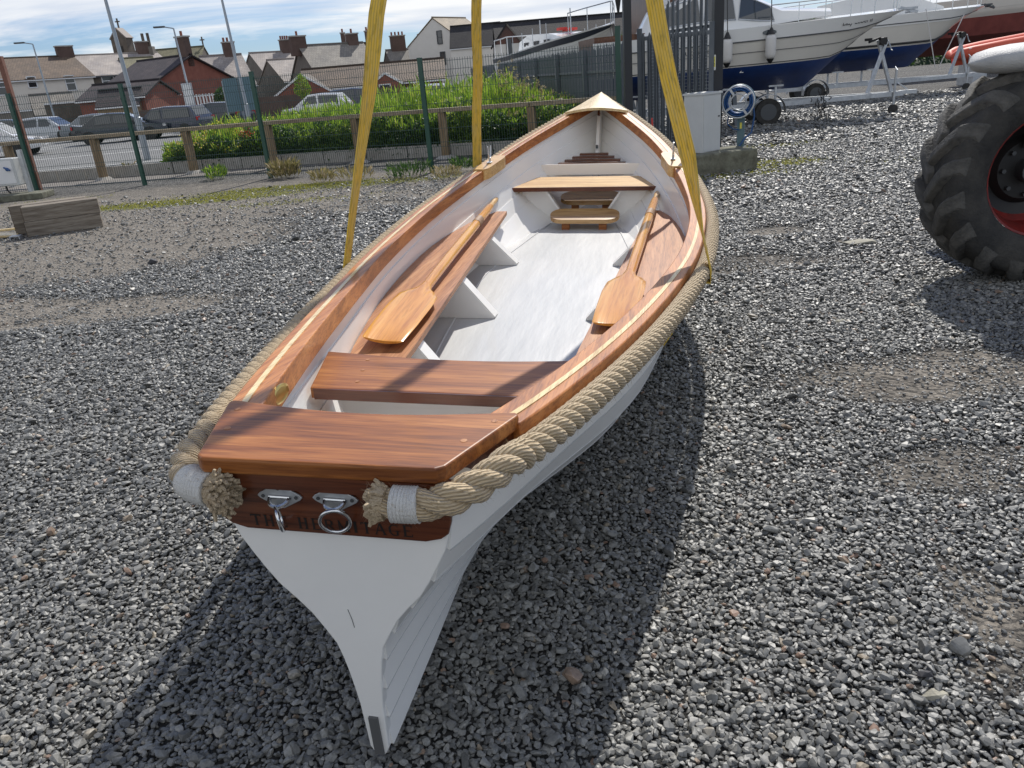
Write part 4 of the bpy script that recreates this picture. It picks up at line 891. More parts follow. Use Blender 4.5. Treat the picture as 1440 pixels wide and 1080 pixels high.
ytab = ([-14, -12, -9.7, -7.3, -5.2, -3.1, -1, 1, 3], [20.9, 20.85, 20.55, 20.3, 19.85, 19.35, 18.65, 17.85, 17.1]); dtab = ([-8.4, -7.8, -5, 3], [.8, 2.6, 4.2, 4.6]); htab = ([-8.4, -7.6, -6, -4.5, -2, 0, 1.2, 2.4], [.45, .75, .86, .96, 1.25, 1.30, 1.02, .70])
X, Y, H, nz_, r = bed(62000, -8.3, 2.6, ytab, dtab, htab, 3)
zf_ = r.random(len(X))**.75; D = np.stack([r.normal(0, .42, len(X)), r.normal(0, .42, len(X)), r.uniform(.3, 1.5, len(X))], 1)
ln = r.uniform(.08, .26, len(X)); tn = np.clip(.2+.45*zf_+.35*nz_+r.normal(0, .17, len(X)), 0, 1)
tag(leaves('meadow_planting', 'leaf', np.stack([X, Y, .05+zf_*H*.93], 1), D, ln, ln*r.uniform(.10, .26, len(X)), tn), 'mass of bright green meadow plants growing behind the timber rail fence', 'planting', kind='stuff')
X, Y, H, nz_, r = bed(24000, -8.1, 2.9, ytab, ([-9, 3], [.7, .8]), ([-8.1, -6, -4, -1, 2.6, 2.9], [.5, .78, .85, .92, .9, .7]), 5)
zf_ = r.random(len(X))**.8; D = np.stack([r.normal(0, .7, len(X)), r.normal(-.2, .6, len(X)), r.uniform(-.2, .8, len(X))], 1); ln = r.uniform(.05, .12, len(X))
tag(leaves('shrub_planting', 'leaf_dark', np.stack([X, Y-.12, .04+zf_*H], 1), D, ln, ln*.5, np.clip(.45+.5*nz_+r.normal(0, .22, len(X)), 0, 1)), 'darker leafy plants along the front of the planted bed', 'planting', kind='stuff')
# taller stalks break the top line
X, Y, H, nz_, r = bed(4200, -7.8, 2.6, ytab, dtab, htab, 8)
D = np.stack([r.normal(0, .25, len(X)), r.normal(0, .25, len(X)), np.ones(len(X))], 1); ln = r.uniform(.12, .5, len(X))
tag(leaves('tall_stalks', 'leaf', np.stack([X, Y, H*.92], 1), D, ln, ln*.07+.006, np.clip(r.normal(.6, .3, len(X)), 0, 1)), 'tall grassy stalks standing above the green planting', 'grass', kind='stuff')
# flower heads
def flowers(name, m_, n_, xr, hr, ln, seed, label, ys=None, tonef=None):
    X, Y, H, nz_, r = bed(n_, xr[0], xr[1], ytab, dtab, htab, seed)
    if ys: Y = np.interp(X, *ytab)+r.uniform(*ys, n_)
    Pz = .05+H*r.uniform(*hr, n_); P = []; 
    base = np.stack([X, Y, Pz], 1); P = np.repeat(base, 7, 0)+r.normal(0, .022, (n_*7, 3)); D = np.stack([r.normal(0, 1, n_*7), r.normal(0, 1, n_*7), r.uniform(.1, .9, n_*7)], 1)
    o = leaves(name, m_, P, D, r.uniform(.6, 1.2, n_*7)*ln, r.uniform(.5, .9, n_*7)*ln, np.repeat(tonef(X, r) if tonef else r.random(n_), 7)); tag(o, label, 'flowers', kind='stuff')
flowers('yellow_flowers', 'flower_mix', 520, (-8.2, -5.6), (.7, 1.08), .07, 21, 'yellow and apricot flower heads at the left end of the bed', tonef=lambda X, r: r.random(len(X))*.72)
flowers('pale_flowers', 'flower_mix', 170, (-4.5, 1.6), (.92, 1.08), .035, 22, 'small pale flower heads on top of the green planting', tonef=lambda X, r: np.full(len(X), .98))
flowers('seed_heads', 'dry', 1500, (.3, 2.7), (.5, 1.25), .05, 23, 'dry brownish seed heads where the bed meets the palisade fence')
def flower_clump(name, px, py, Y, m_, label, seed, s_=.12, n_=60):
    p = at(px, py, Y); r = np.random.default_rng(seed); base = np.array(p)[None]+r.normal(0, 1, (n_, 3))*np.array([s_, s_*.6, s_*.6])
    o = leaves(name, m_, base, r.normal(0, 1, (n_, 3))+np.array([0, -.4, .2]), r.uniform(.03, .06, n_), r.uniform(.03, .05, n_), r.random(n_)); tag(o, label, 'flowers')
flower_clump('poppy_clump', 345, 186, 19.6, 'red_petal', 'cluster of red poppies in the bed just under the rail', 31, .11)
flower_clump('apricot_flower_clump', 272, 195, 20.0, 'flower_mix', 'apricot flowers behind the second rail post from the left', 33, .20, 120)
def weed(px, py, h, s_, m_, label, seed, n_=260):
    p = gnd(px, py); r = np.random.default_rng(seed); a_ = r.uniform(0, 6.283, n_); rr_ = s_*np.sqrt(r.random(n_))
    P = np.stack([p.x+np.cos(a_)*rr_, p.y+np.sin(a_)*rr_, np.full(n_, .0)+r.random(n_)*h*.6], 1); D = np.stack([np.cos(a_)*.5+r.normal(0, .3, n_), np.sin(a_)*.5+r.normal(0, .3, n_), r.uniform(.5, 1.6, n_)], 1); ln = r.uniform(.25, .6, n_)*h
    tag(leaves('weed', m_, P, D, ln, ln*r.uniform(.05, .25, n_), r.random(n_)), label, 'weed')
weed(402, 250, .42, .28, 'dry', 'straw coloured weed clump beside the second green post from the right', 41, 420)
weed(455, 256, .30, .22, 'dry', 'low dry weed clump between the green post and the yellow sling', 42)
weed(500, 252, .28, .35, 'dry', 'pinkish brown dry weeds at the fence foot behind the yellow sling', 43)
weed(305, 252, .34, .22, 'leaf', 'fresh green weed at the fence foot below the rail post', 44)
weed(185, 247, .40, .12, 'dry', 'thin dry weed at the foot of the tall green post', 45, 120)
weed(575, 248, .30, .40, 'leaf_dark', 'straggly green weeds left of the green post by the rowing boat', 46, 380)
weed(628, 250, .24, .25, 'dry', 'small pale weed clump at the foot of the green post by the rowing boat', 47)
weed(652, 240, .30, .25, 'leaf_dark', 'low green weeds beside the forward yellow sling', 48)
weed(980, 205, .42, .10, 'dry', 'thin brown weed growing in front of the grey cabinet', 49, 150)
weed(140, 250, .20, .3, 'dry', 'flattened dry weeds right of the white meter box', 50)
# moss and short grass
ms_pts = []
r = np.random.default_rng(9)
for (cx, cy, rx, ry, a_) in MOSS:
    n_ = int(7500*rx*ry*a_); ms_pts.append(np.stack([cx+rx*r.normal(0, .62, n_), cy+ry*r.normal(0, .62, n_)], 1))
mp_ = np.concatenate(ms_pts); n_ = len(mp_); zz_ = np.array([gz(x, y) for x, y in mp_])
ln = r.uniform(.012, .045, n_)
M['moss'] = leaf_mat('moss_tufts', [(0, (.13, .14, .02)), (.6, (.32, .32, .05)), (1, (.46, .43, .10))])
tag(leaves('moss_and_grass', 'moss', np.column_stack([mp_, zz_-.003]), np.stack([r.normal(0, .6, n_), r.normal(0, .6, n_), r.uniform(.3, 1, n_)], 1), ln, ln*.35, r.random(n_)), 'patches of yellow green moss and short grass on the yard', 'moss', kind='stuff')
# ------------------------------------------------------------------ things in the yard, left
def block(name, c, d, rz, label, m_='block_wood', tilt=0):
    o = empty(name, c, label, 'timber block', rz=rz); mb = MB(); mb.box(Vector((0, 0, d[2]/2)), d); bevel(mb.build('timber', m_, o), .008)
    mb = MB(); mb.box(Vector((-d[0]/2-.002, 0, d[2]/2)), (.006, d[1]*.985, d[2]*.985)); mb.build('sawn_end', 'block_end', o)
    return o
p = gnd(76, 326); q = gnd(137, 322)
block('timber_baulk', (-6.45, 11.75, 0), (1.0, .30, .21), .42, 'lower front baulk of the old timber stack on the bare earth')
block('timber_baulk', (-6.44, 11.76, .213), (1.0, .295, .21), .43, 'upper front baulk of the old timber stack, top bleached by the sun')
block('timber_baulk', (-6.77, 12.05, 0), (1.02, .26, .42), .43, 'tall rear baulk of the old timber stack, set back at the left')
mb = MB(); mb.box(Vector((0, 0, .03)), (.34, .22, .03)); o = mb.build('plank_offcut', 'inlay'); o.location = (-7.30, 11.62, 0); o.rotation_euler = (.05, .12, .5); tag(o, 'pale plank offcut lying against the left end of the timber stack', 'plank')
mb = MB(); mb.box(Vector((0, 0, .05)), (.14, .12, .012)).box(Vector((-.06, 0, .025)), (.012, .12, .05)).box(Vector((.06, 0, .025)), (.012, .12, .05)); o = mb.build('metal_channel', 'galv'); o.location = (-6.95, 11.30, 0); o.rotation_euler = (0, 0, .2); tag(o, 'short white metal channel on the ground below the timber stack', 'metal offcut')
mb = MB(); mb.box(Vector((0, 0, .015)), (.55, .06, .03)); o = mb.build('plank_offcut', 'inlay'); o.location = (-7.75, 12.3, 0); o.rotation_euler = (0, 0, .1); tag(o, 'thin pale batten on the ground at the left picture edge', 'batten')
# white meter box
mx0 = empty('meter_box', (-10.35, 17.2, .16), 'white meter box on a grey post at the left end of the fence', 'meter box', rz=-.12)
mb = MB(); mb.box(Vector((0, 0, .40)), (.62, .26, .56)); mb.build('cabinet', 'cabinet', mx0); bevel(mx0.children[0], .02)
MB().box(Vector((.02, -.135, .40)), (.5, .012, .46)).build('door', 'white_pl', mx0)
mb = MB(); mb.tube([(.16, -.17, .46), (.16, -.145, .46)], .035, 12).tube([(.10, -.16, .50), (.24, -.19, .44)], .018, 8); mb.build('socket', 'blue_hose', mx0)
MB().box(Vector((.40, .05, .35)), (.09, .07, .95)).build('post', 'galv', mx0)
mb = MB(); mb.tube([(-.1, 0, .12), (-.1, 0, .02), (0, -.02, -.06), (.15, 0, -.08), (.3, 0, -.08)], .018, 8); mb.build('cable', 'blackpl', mx0, smooth=50)
mb = MB(); mb.box(Vector((-10.2, 17.0, .055)), (1.35, .62, .13), rz=.10); o = mb.build('concrete_slab', 'mossy'); bevel(o, .02); tag(o, 'mossy concrete slab under the white meter box', 'slab')
# rust coloured post at far left
mb = MB(); a_ = at(50, 262, 18.0); mb.bar(Vector((a_.x-.01, 18.14, 0)), Vector((a_.x-.01, 18.14, 2.85)), .10, .10); o = mb.build('timber_post', 'rust_post'); o['label'] = 'reddish brown square post rising behind the leftmost green fence post'; o['category'] = 'post'
# ------------------------------------------------------------------ palisade fence
A = Vector((4.0, 18.6, 0)); p1 = at(880, 100, 15.8); p0 = at(662, 100, 40)
PA, PB = Vector((p1.x, 15.8, 0)), Vector((p0.x, 40, 0)); 
def pale_mesh(h, w=.068, name='pale'):
    mb = MB(); hw = w/2; t_ = .012
    prof = [(-hw, -.01), (-hw*.55, .012), (-hw*.2, 0), (hw*.2, 0), (hw*.55, .012), (hw, -.01)]
    for i in range(5):
        a_, b_ = prof[i], prof[i+1]; ht = lambda x: h-.10*abs(x)/hw
        mb.add([(a_[0], a_[1], 0), (b_[0], b_[1], 0), (b_[0], b_[1], ht(b_[0])), (a_[0], a_[1], ht(a_[0])), (a_[0], a_[1]+.004, 0), (b_[0], b_[1]+.004, 0), (b_[0], b_[1]+.004, ht(b_[0])), (a_[0], a_[1]+.004, ht(a_[0]))], [(0, 1, 2, 3), (5, 4, 7, 6), (3, 2, 6, 7), (0, 3, 7, 4), (1, 5, 6, 2)])
    return mb
def palisade(PA, PB, h, label, spacing=.15, hend=None, post=2.75):
    d = PB-PA; Lp = d.length; d.normalize(); ang = math.atan2(d.y, d.x); o = empty('palisade_fence', PA, label, 'fence', rz=ang)
    src = pale_mesh(h).build('pale', 'palisade', o); n_ = int(Lp/spacing)
    for k in range(1, n_):
        c = inst(src, o); c.location = (k*spacing, 0, .03+.012*math.sin(k*1.7)); c.rotation_euler = (0, .006*math.sin(k*2.3), 0)
    k = 0; q = 0
    while q < Lp:
        MB().box(Vector((q, .09, h*.49)), (.10, .08, h*.98)).build('post', 'palisade', o); q += post
    for z in (.45, h-.5):
        MB().box(Vector((Lp/2, .035, z)), (Lp, .05, .05)).build('rail', 'palisade', o)
    return o
palisade(PA, PB, 2.05, 'long dark grey steel palisade fence running away behind the bow of the rowing boat')
# gate group
gp = at(1004, 150, 12.6); gl0 = at(893, 150, 12.6)
def steel_post(name, px, Y, h, w, m_, label):
    p = at(px, 150, Y); mb = MB(); mb.box(Vector((0, 0, h/2)), (w, w, h)); mb.box(Vector((0, 0, h+.005)), (w*1.06, w*1.06, .01)); o = mb.build(name, m_); o.location = (p.x, Y, 0); tag(o, label, 'post'); return o
steel_post('gate_post', 884, 13.0, 3.6, .12, 'black_steel', 'tall black square post between mesh fence and gate')
steel_post('gate_post', 1007, 12.9, 3.2, .15, 'black_steel', 'thick dark gate post beside the grey cabinet, carrying a yellow sign')
p = at(900, 140, 13.2); q = at(999, 140, 12.7)
gate = empty('palisade_gate', (p.x, 13.2, 0), 'dark steel palisade gate leaf with wire mesh backing', 'gate', rz=math.atan2(12.7-13.2, q.x-p.x)); gw = math.hypot(q.x-p.x, .5)
srcp = pale_mesh(2.0).build('pale', 'palisade', gate); srcp.location = (.06, 0, .1)
for k in range(1, int(gw/.105)):
    c = inst(srcp, gate); c.location = (.06+k*.105, 0, .1)
for z in (.15, 2.0): MB().box(Vector((gw/2, .03, z)), (gw, .05, .06)).build('rail', 'palisade', gate)
for x in (0, gw): MB().box(Vector((x, .03, 1.1)), (.07, .06, 2.1)).build('stile', 'palisade', gate)
mb = MB()
for k in range(int(gw/.05)): wirepoly(mb, [Vector((k*.05, .07, .1)), Vector((k*.05, .07, 2.0))], .0025)
for k in range(38): wirepoly(mb, [Vector((0, .073, .1+k*.05)), Vector((gw, .073, .1+k*.05))], .0025)
tag(mb.build('mesh_wire', 'galv', gate), kind='stuff')
p = at(918, 100, 15.2); q = at(1003, 100, 13.6)
g2 = palisade(Vector((p.x, 15.2, 0)), Vector((q.x, 13.6, 0)), 2.62, 'taller palisade panel with spiked tops behind the gate', spacing=.155, post=9)
mb = MB(); p = at(1003, 88, 12.75); mb.box(Vector((0, 0, 0)), (.075, .008, .22)); sg = mb.build('warning_sign', 'yellow_sign' if 'yellow_sign' in M else 'inlay'); sg.location = p+Vector((0, .0, 0)); tag(sg, 'small yellow warning sign on the gate post', 'sign')
M['sign_y'] = mat('sign_yellow', (.75, .68, .10), .5); M['sign_w'] = mat('sign_white', (.75, .75, .7), .5); sg.data.materials.clear(); sg.data.materials.append(M['sign_w'])
MB().box(Vector((0, -.006, .01)), (.058, .005, .15)).build('yellow_panel', 'sign_y', sg)
mb = MB(); mb.add([(-.018, -.0095, .03), (.018, -.0095, .03), (0, -.0095, .07)], [(0, 1, 2)])
for z in (-.02, -.04): mb.add([(-.02, -.0095, z), (.02, -.0095, z), (.02, -.0095, z+.01), (-.02, -.0095, z+.01)], [(0, 1, 2, 3)])
mb.build('printed_mark', 'blackpl', sg)
# red and white pole
p = at(921, 195, 12.3); rp_ = empty('ranging_pole', (p.x, 12.3, 0), 'thin red and white striped pole leaning by the gate', 'pole')
for k, (z0, z1, mm) in enumerate(((.0, .25, 'white_pl'), (.25, .45, 'red_cloth'), (.45, .68, 'white_pl'), (.68, .86, 'red_cloth'))):
    MB().tube([(-.05*z0, 0, z0), (-.05*z1, 0, z1)], .014, 8).build('red_band' if k % 2 else 'white_band', mm, rp_, smooth=50)
# cabinet on plinth
cx = at(988, 205, 12.1); cab = empty('electrical_cabinet', (cx.x+.03, 12.25, .30), 'pale grey steel electrical cabinet on a concrete plinth beside the gate', 'cabinet', rz=.62)
b_ = MB().box(Vector((0, 0, .42)), (.42, .36, .84)).build('housing', 'cabinet', cab); bevel(b_, .006)
MB().box(Vector((0, 0, .855)), (.45, .39, .03)).build('lid', 'cabinet', cab)
MB().box(Vector((.0, -.183, .42)), (.38, .008, .78)).build('door', 'cabinet', cab)
mb = MB(); mb.tube([(.15, -.186, .52), (.15, -.2, .52)], .012, 8); mb.build('lock', 'dark_steel', cab)
mb = MB(); mb.box(Vector((0, 0, .15)), (1.1, .66, .34)); o = mb.build('concrete_plinth', 'mossy'); o.location = (cx.x+.22, 12.2, 0); o.rotation_euler = (0, 0, .32); bevel(o, .03); tag(o, 'mossy concrete plinth under the grey cabinet', 'plinth')
# hose reel
hp = at(1037, 205, 12.55); hr_ = empty('hose_reel', (hp.x, 12.55, 0), 'hose reel with white rim and coiled blue hose on a blue grey post', 'hose reel', rz=-.35)
MB().box(Vector((.04, .09, .42)), (.11, .09, .84)).build('post', 'bluegrey', hr_)
def ringpts(r_, y, n_=28, z=.98): return [Vector((r_*math.cos(2*math.pi*k/n_), y, z+r_*math.sin(2*math.pi*k/n_))) for k in range(n_)]
mb = MB(); mb.tube(ringpts(.235, -.10), .013, 8, closed=True); mb.build('rim', 'galv', hr_, smooth=60)
mb = MB(); mb.tube(ringpts(.235, .14), .016, 8, closed=True); mb.build('rim', 'bluegrey', hr_, smooth=60)
mb = MB(); mb.tube(ringpts(.115, -.105), .010, 8, closed=True)
for k in range(4):
    a_ = .6+k*math.pi/2; mb.bar((.11*math.cos(a_), -.105, .98+.11*math.sin(a_)), (.235*math.cos(a_), -.105, .98+.235*math.sin(a_)), .032, .012, up=(0, 1, 0))
mb.build('spoke_hub', 'galv', hr_, smooth=60)
mb = MB()
for j in range(7):
    for i in range(2): mb.tube(ringpts(.205-.03*i, -.07+j*.029, 24), .0145, 6, closed=True)
mb.build('coiled_hose', 'blue_hose', hr_, smooth=60)
mb = MB(); mb.tube([(.20, .05, .98), (.235, .10, .75), (.20, .12, .5), (.10, .05, .42), (.02, 0, .30), (-.05, -.02, .12), (-.12, -.05, .03)], .0145, 8); mb.tube([(-.14, -.02, .82), (-.16, -.03, .66), (-.08, 0, .58), (.02, 0, .56)], .010, 6); mb.build('loose_hose', 'blue_hose', hr_, smooth=60)
MB().box(Vector((.04, .04, .62)), (.03, .01, .09)).build('yellow_tag', 'sign_y', hr_)
# ------------------------------------------------------------------ tractor wheel
TW = empty('tractor', (3.74, 5.38, 0), 'tractor of which only the worn lugged tyre, red rim and pale mudguard show', 'tractor', rz=R_(-4))
TR, TWD, RIM = .715, .50, .415
cz = TR+.028
def wring(r_, y, n_=64): return [Vector((r_*math.cos(2*math.pi*k/n_), y, cz+r_*math.sin(2*math.pi*k/n_))) for k in range(n_)]
prof = [(RIM+.005, -.19), (RIM+.03, -.215), (RIM+.10, -.245), (RIM+.18, -.25), (TR-.075, -.24), (TR-.045, -.225), (TR-.03, -.17), (TR-.022, -.08), (TR-.02, 0), (TR-.022, .08), (TR-.03, .17), (TR-.045, .225), (TR-.075, .24), (RIM+.18, .25), (RIM+.10, .245), (RIM+.005, .19)]
tyre = fixn(MB().loft([wring(r_, y) for r_, y in prof], cap=False).build('tyre', 'rubber', TW, smooth=50))
def lug(side, a0):
    """chevron bar from centre line to shoulder and down the sidewall"""
    mb = MB(); rings = []
    for i in range(9):
        f_ = i/8; y = side*(-.02+f_*.265) if f_ < .86 else side*(.208+(f_-.86)*.30); ang = a0+side*0+(-.36*f_)
        rr_ = TR+.026-.030*max(0, f_-.55)*1.2 if f_ < .86 else TR-.006-(f_-.86)*.50
        base = TR-.035 if f_ < .86 else TR-.06-(f_-.86)*.5
        w_ = .042+.022*f_; w0 = w_+.022
        da, db = w_/TR, w0/TR
        P = lambda r_, a_, yy: Vector((r_*math.cos(a_), yy, cz+r_*math.sin(a_)))
        rings.append([P(base, ang-db, y), P(rr_, ang-da*.8, y), P(rr_, ang+da*.8, y), P(base, ang+db, y)])
    mb.loft(rings); return mb
srcs = {}
NL = 17
for side in (-1, 1):
    lo = fixn(lug(side, 0).build('tread_lug', 'lug', tyre, smooth=32)); b_ = bevel(lo, .010, 3)
    for k in range(NL):
        a_ = 2*math.pi*(k+(.5 if side > 0 else 0))/NL
        m4 = Matrix.Translation((0, 0, cz)) @ Matrix.Rotation(-a_, 4, 'Y') @ Matrix.Translation((0, 0, -cz))
        if k == 0: lo.matrix_local = m4
        else: inst(lo, tyre, M4=m4)
rp2 = [(RIM+.004, -.19), (RIM+.002, -.18), (RIM-.012, -.175), (RIM-.03, -.12), (RIM-.055, -.06), (RIM-.06, .08), (RIM-.10, .12)]
fixn(MB().loft([wring(r_, y, 40) for r_, y in rp2], cap=False).build('rim', 'red', TW, smooth=40))
fixn(MB().loft([wring(r_, y, 40) for r_, y in ((RIM-.10, .121), (.24, .15), (.2, .10), (.13, .10), (.0, .10))], cap=False).build('wheel_disc', 'blackpl', TW, smooth=40))  # disc coloured black: the shadow inside the rim is put into its colour
mb = MB()
for k in range(8): a_ = k*math.pi/4; c = Vector((.17*math.cos(a_), .12, cz+.17*math.sin(a_))); mb.tube([c, c+Vector((0, -.05, 0))], .016, 6)
mb.tube([(0, .12, cz), (0, .0, cz)], .085, 16); mb.build('hub', 'dark_steel', TW, smooth=40)
# mudguard: thick rounded moulding above the tyre
rg = []
for i in range(15):
    f_ = i/14; x = -.56+1.35*f_; hw_ = .27*math.sqrt(min(1, (1-(1-min(f_*3.4, 1))**2)))+.004; th_ = .088*math.sqrt(min(1, 1-(1-min(f_*4.2, 1))**2))+.003
    zc = 1.475+.05*f_; ring = []
    for k in range(18):
        a_ = 2*math.pi*k/18; c_, s_ = math.cos(a_), math.sin(a_); ring.append(Vector((x, -.02+hw_*abs(c_)**.75*(1 if c_ > 0 else -1), zc+th_*abs(s_)**.8*(1 if s_ > 0 else -1))))
    rg.append(ring)
fixn(MB().loft(rg).build('mudguard', 'fibre', TW, smooth=60))
mb = MB()
for x in (.05, .30): mb.bar((x, .05, 1.36), (x+.02, .05, 1.44), .03, .03)
mb.bar((-.05, .05, .9), (.12, .12, 1.42), .04, .05); mb.build('mudguard_bracket', 'dark_steel', TW)
# tractor body beyond the frame: axle and chassis
mb = MB(); mb.bar((0, .2, cz), (0, 1.5, cz), .16, .16); mb.build('axle', 'dark_steel', TW); mb = MB(); mb.box(Vector((1.9, 1.0, 1.0)), (2.2, .55, .5)); mb.build('chassis', 'red', TW)
# ------------------------------------------------------------------ motor boats on trailers
def motorboat(name, bow, L_, beam, hd, zkeel, zdeck_bow, zdeck_st, label, mats=('gel_cream', 'gel', 'antifoul'), rake=.9, band=None, line=None, wl=.42):
    """bow: tip position; hd: heading angle of the bow direction. local x runs forward from the transom"""
    d = Vector((math.cos(hd), math.sin(hd), 0)); org = Vector((bow.x, bow.y, 0))-d*L_
    o = empty(name, org, label, 'motor boat' if 'yacht' not in name else 'yacht', rz=hd)
    def secp(f_, v):
        """f along 0..1, v 0 keel ..1 deck"""
        w_ = beam/2*(1-max(0, (f_-.45)/.55)**2.4)*(.93+.07*min(1, f_/.3))
        zd = zdeck_st+(zdeck_bow-zdeck_st)*(f_**1.7); zk = zkeel+(zdeck_bow-zkeel)*.62*max(0, (f_-.80)/.20)**2.2 if f_ > .8 else zkeel
        wn = [0, .80, .90, .965, 1.0]; vn = [0, .30, wl, .75, 1.0]
        flare = 1-.35*max(0, f_-.5)*2*(1-v)
        b = w_*np.interp(v, vn, wn)*flare; z = zk+(zd-zk)*v
        x = f_*L_ - rake*(1-v)**1.0*sstep(.55, 1.0, f_)
        return x, b, z
    fs_ = [0, .1, .2, .3, .4, .5, .6, .68, .76, .83, .89, .94, .975, 1.0]
    def band_(name_, m_, v0, v1, nv=4, out=0):
        for_ = []
        vsn = np.linspace(v0, v1, nv)
        for f_ in fs_:
            ring = []
            for v in vsn: x, b, z = secp(f_, v); ring.append(Vector((x, -b-out, z)))
            for v in reversed(vsn): x, b, z = secp(f_, v); ring.append(Vector((x, b+out, z)))
            for_.append(ring)
        ob = MB().loft(for_, closed=False, cap=False)
        return fixn(ob.build(name_, m_, o, smooth=35))
    band_('topsides', mats[0], wl, .80, 5); band_('antifouled_bottom', mats[2], 0, wl, 5)
    band_('deck_moulding', mats[1], .80, 1.0, 4, .012)
    if line:
        for v_ in line:
            mb = MB()
            for sg in (-1, 1): mb.tube([Vector((secp(f_, v_)[0], sg*(secp(f_, v_)[1]+.012), secp(f_, v_)[2])) for f_ in fs_], .016, 6)
            mb.build('rubbing_strake', 'dark_steel', o, smooth=60)
    # deck and transom
    mb = MB(); rings = [[Vector((secp(f_, 1)[0], -secp(f_, 1)[1], secp(f_, 1)[2])), Vector((secp(f_, 1)[0], 0, secp(f_, 1)[2]+.06)), Vector((secp(f_, 1)[0], secp(f_, 1)[1], secp(f_, 1)[2]))] for f_ in fs_]
    mb.loft(rings, closed=False, cap=False); fixn(mb.build('deck', mats[1], o, smooth=40))
    vs_ = np.linspace(0, 1, 9); pl = [Vector((0, -secp(0, v)[1], secp(0, v)[2])) for v in vs_]+[Vector((0, secp(0, v)[1], secp(0, v)[2])) for v in reversed(vs_)]
    mb = MB(); mb.add(pl, [tuple(range(len(pl)))]); mb.build('transom', mats[0], o)
    return o, secp, fs_
def rail_on(o, secp, f0, f1, h, m_='chrome', n_=6, r_=.014, name='guard_rail'):
    mb = MB()
    for sg in (-1, 1):
        pts = []
        for f_ in np.linspace(f0, f1, n_):
            x, b, z = secp(f_, 1); p = Vector((x, sg*max(b-.05, .03), z)); pts.append(p+Vector((0, 0, h))); mb.tube([p, p+Vector((0, 0, h))], r_*.8, 6)
        mb.tube(pts, r_, 6)
    x, b, z = secp(f1, 1); mb.tube([(x, -max(b-.05, .03), z+h), (x+.08, 0, z+h), (x, max(b-.05, .03), z+h)], r_, 6)
    return mb.build(name, m_, o, smooth=50)
def trailer(name, c, hd, L_, label, winch=True, wheels=(1.2,)):
    o = empty(name, c, label, 'boat trailer', 'boat trailers in the yard', rz=hd); z = .46
    mb = MB()
    for sg in (-1, 1):
        mb.bar((0, sg*.62, z), (L_*.62, sg*.62, z), .05, .11); mb.bar((L_*.62, sg*.62, z), (L_, sg*.05, z), .05, .11)
    for x in np.arange(.1, L_*.62, 1.1): mb.bar((x, -.62, z-.02), (x, .62, z-.02), .07, .06)
    mb.build('frame', 'galv', o)
    for x in np.arange(.9, L_*.6, 1.1):
        for sg in (-1, 1):
            mb = MB(); mb.bar((x, sg*.45, z+.02), (x, sg*.45, z+.42), .05, .05); mb.box(Vector((x, sg*.45, z+.42)), (.35, .10, .04)); mb.build('bunk_support', 'galv', o)
    for x in wheels:
        for sg in (-1, 1):
            w = bpy.data.objects.new('wheel', None); COL.objects.link(w); w.parent = o; w.location = (x, sg*.86, .31)
            rg = lambda r_, y: [Vector((r_*math.cos(2*math.pi*k/24), y, r_*math.sin(2*math.pi*k/24))) for k in range(24)]
            MB().loft([rg(.19, -.09), rg(.30, -.085), rg(.31, -.05), rg(.31, .05), rg(.30, .085), rg(.19, .09)]).build('tyre', 'rubber', w, smooth=40)
            MB().loft([rg(.19, -.095), rg(.17, -.05), rg(.07, -.06), rg(.06, -.10)]).build('rim', 'dark_steel', w, smooth=40)
            mb = MB(); r0 = [(x+.40*math.cos(a_), .31+.40*math.sin(a_)) for a_ in np.linspace(-.1, math.pi+.1, 13)]
            mb.loft([[Vector((px_, sg*.74, pz_)), Vector((px_, sg*1.0, pz_)), Vector((px_, sg*1.0, pz_+.015)), Vector((px_, sg*.74, pz_+.015))] for px_, pz_ in r0]); mb.build('mudguard', 'galv', o, smooth=40)
    if winch:
        mb = MB(); xb = L_*.92
        mb.bar((xb-.28, -.09, z+.05), (xb+.10, .0, z+1.25), .07, .07); mb.bar((xb+.35, .09, z+.05), (xb-.10, .0, z+1.25), .07, .07); mb.build('winch_post', 'galv', o)
        mb = MB(); mb.tube([(xb+.0, -.12, z+1.22), (xb+.0, .12, z+1.22)], .085, 12); mb.box(Vector((xb, 0, z+1.22)), (.16, .16, .16)); mb.bar((xb-.05, 0, z+1.3), (xb-.32, 0, z+1.22), .05, .05); mb.bar((xb-.30, -.12, z+1.28), (xb-.36, .12, z+1.28), .05, .06); mb.build('winch', 'blackpl', o)
        mb = MB(); mb.tube([(xb+.08, -.17, z+1.22), (xb+.16, -.17, z+1.02), (xb+.16, -.26, z+1.0)], .014, 6); mb.build('winch_handle', 'galv', o)
    mb = MB(); mb.tube([(L_-.25, -.16, .16), (L_-.25, -.16, 1.02)], .03, 8); mb.tube([(L_-.25, -.24, 1.0), (L_-.25, -.06, 1.08)], .012, 6); mb.build('jockey_post', 'galv', o)
    w = MB(); rg = lambda r_, y: [Vector((L_-.25+r_*math.cos(2*math.pi*k/18), y, .11+r_*math.sin(2*math.pi*k/18))) for k in range(18)]
    w.loft([rg(.05, -.20), rg(.11, -.20), rg(.11, -.12), rg(.05, -.12)]).build('jockey_wheel', 'rubber', o, smooth=40)
    mb = MB(); mb.bar((L_-.1, 0, z+.02), (L_+.32, 0, z+.02), .09, .09); mb.bar((L_+.1, 0, z+.08), (L_-.12, 0, z+.24), .04, .03); mb.build('coupling', 'galv', o)
    return o
bw = at(1272, 14, 20.0)
hd1 = R_(-7)
mb1, sec1, fs1 = motorboat('motor_boat', bw, 7.4, 2.5, hd1, .78, bw.z, 2.15, 'cream cabin motor boat with blue bottom and a name lettered near its bow', rake=1.45, line=(.80,))
def on1(f_, v, off=.014):
    x, b, z = sec1(f_, v); return Vector((x, -b-off, z))
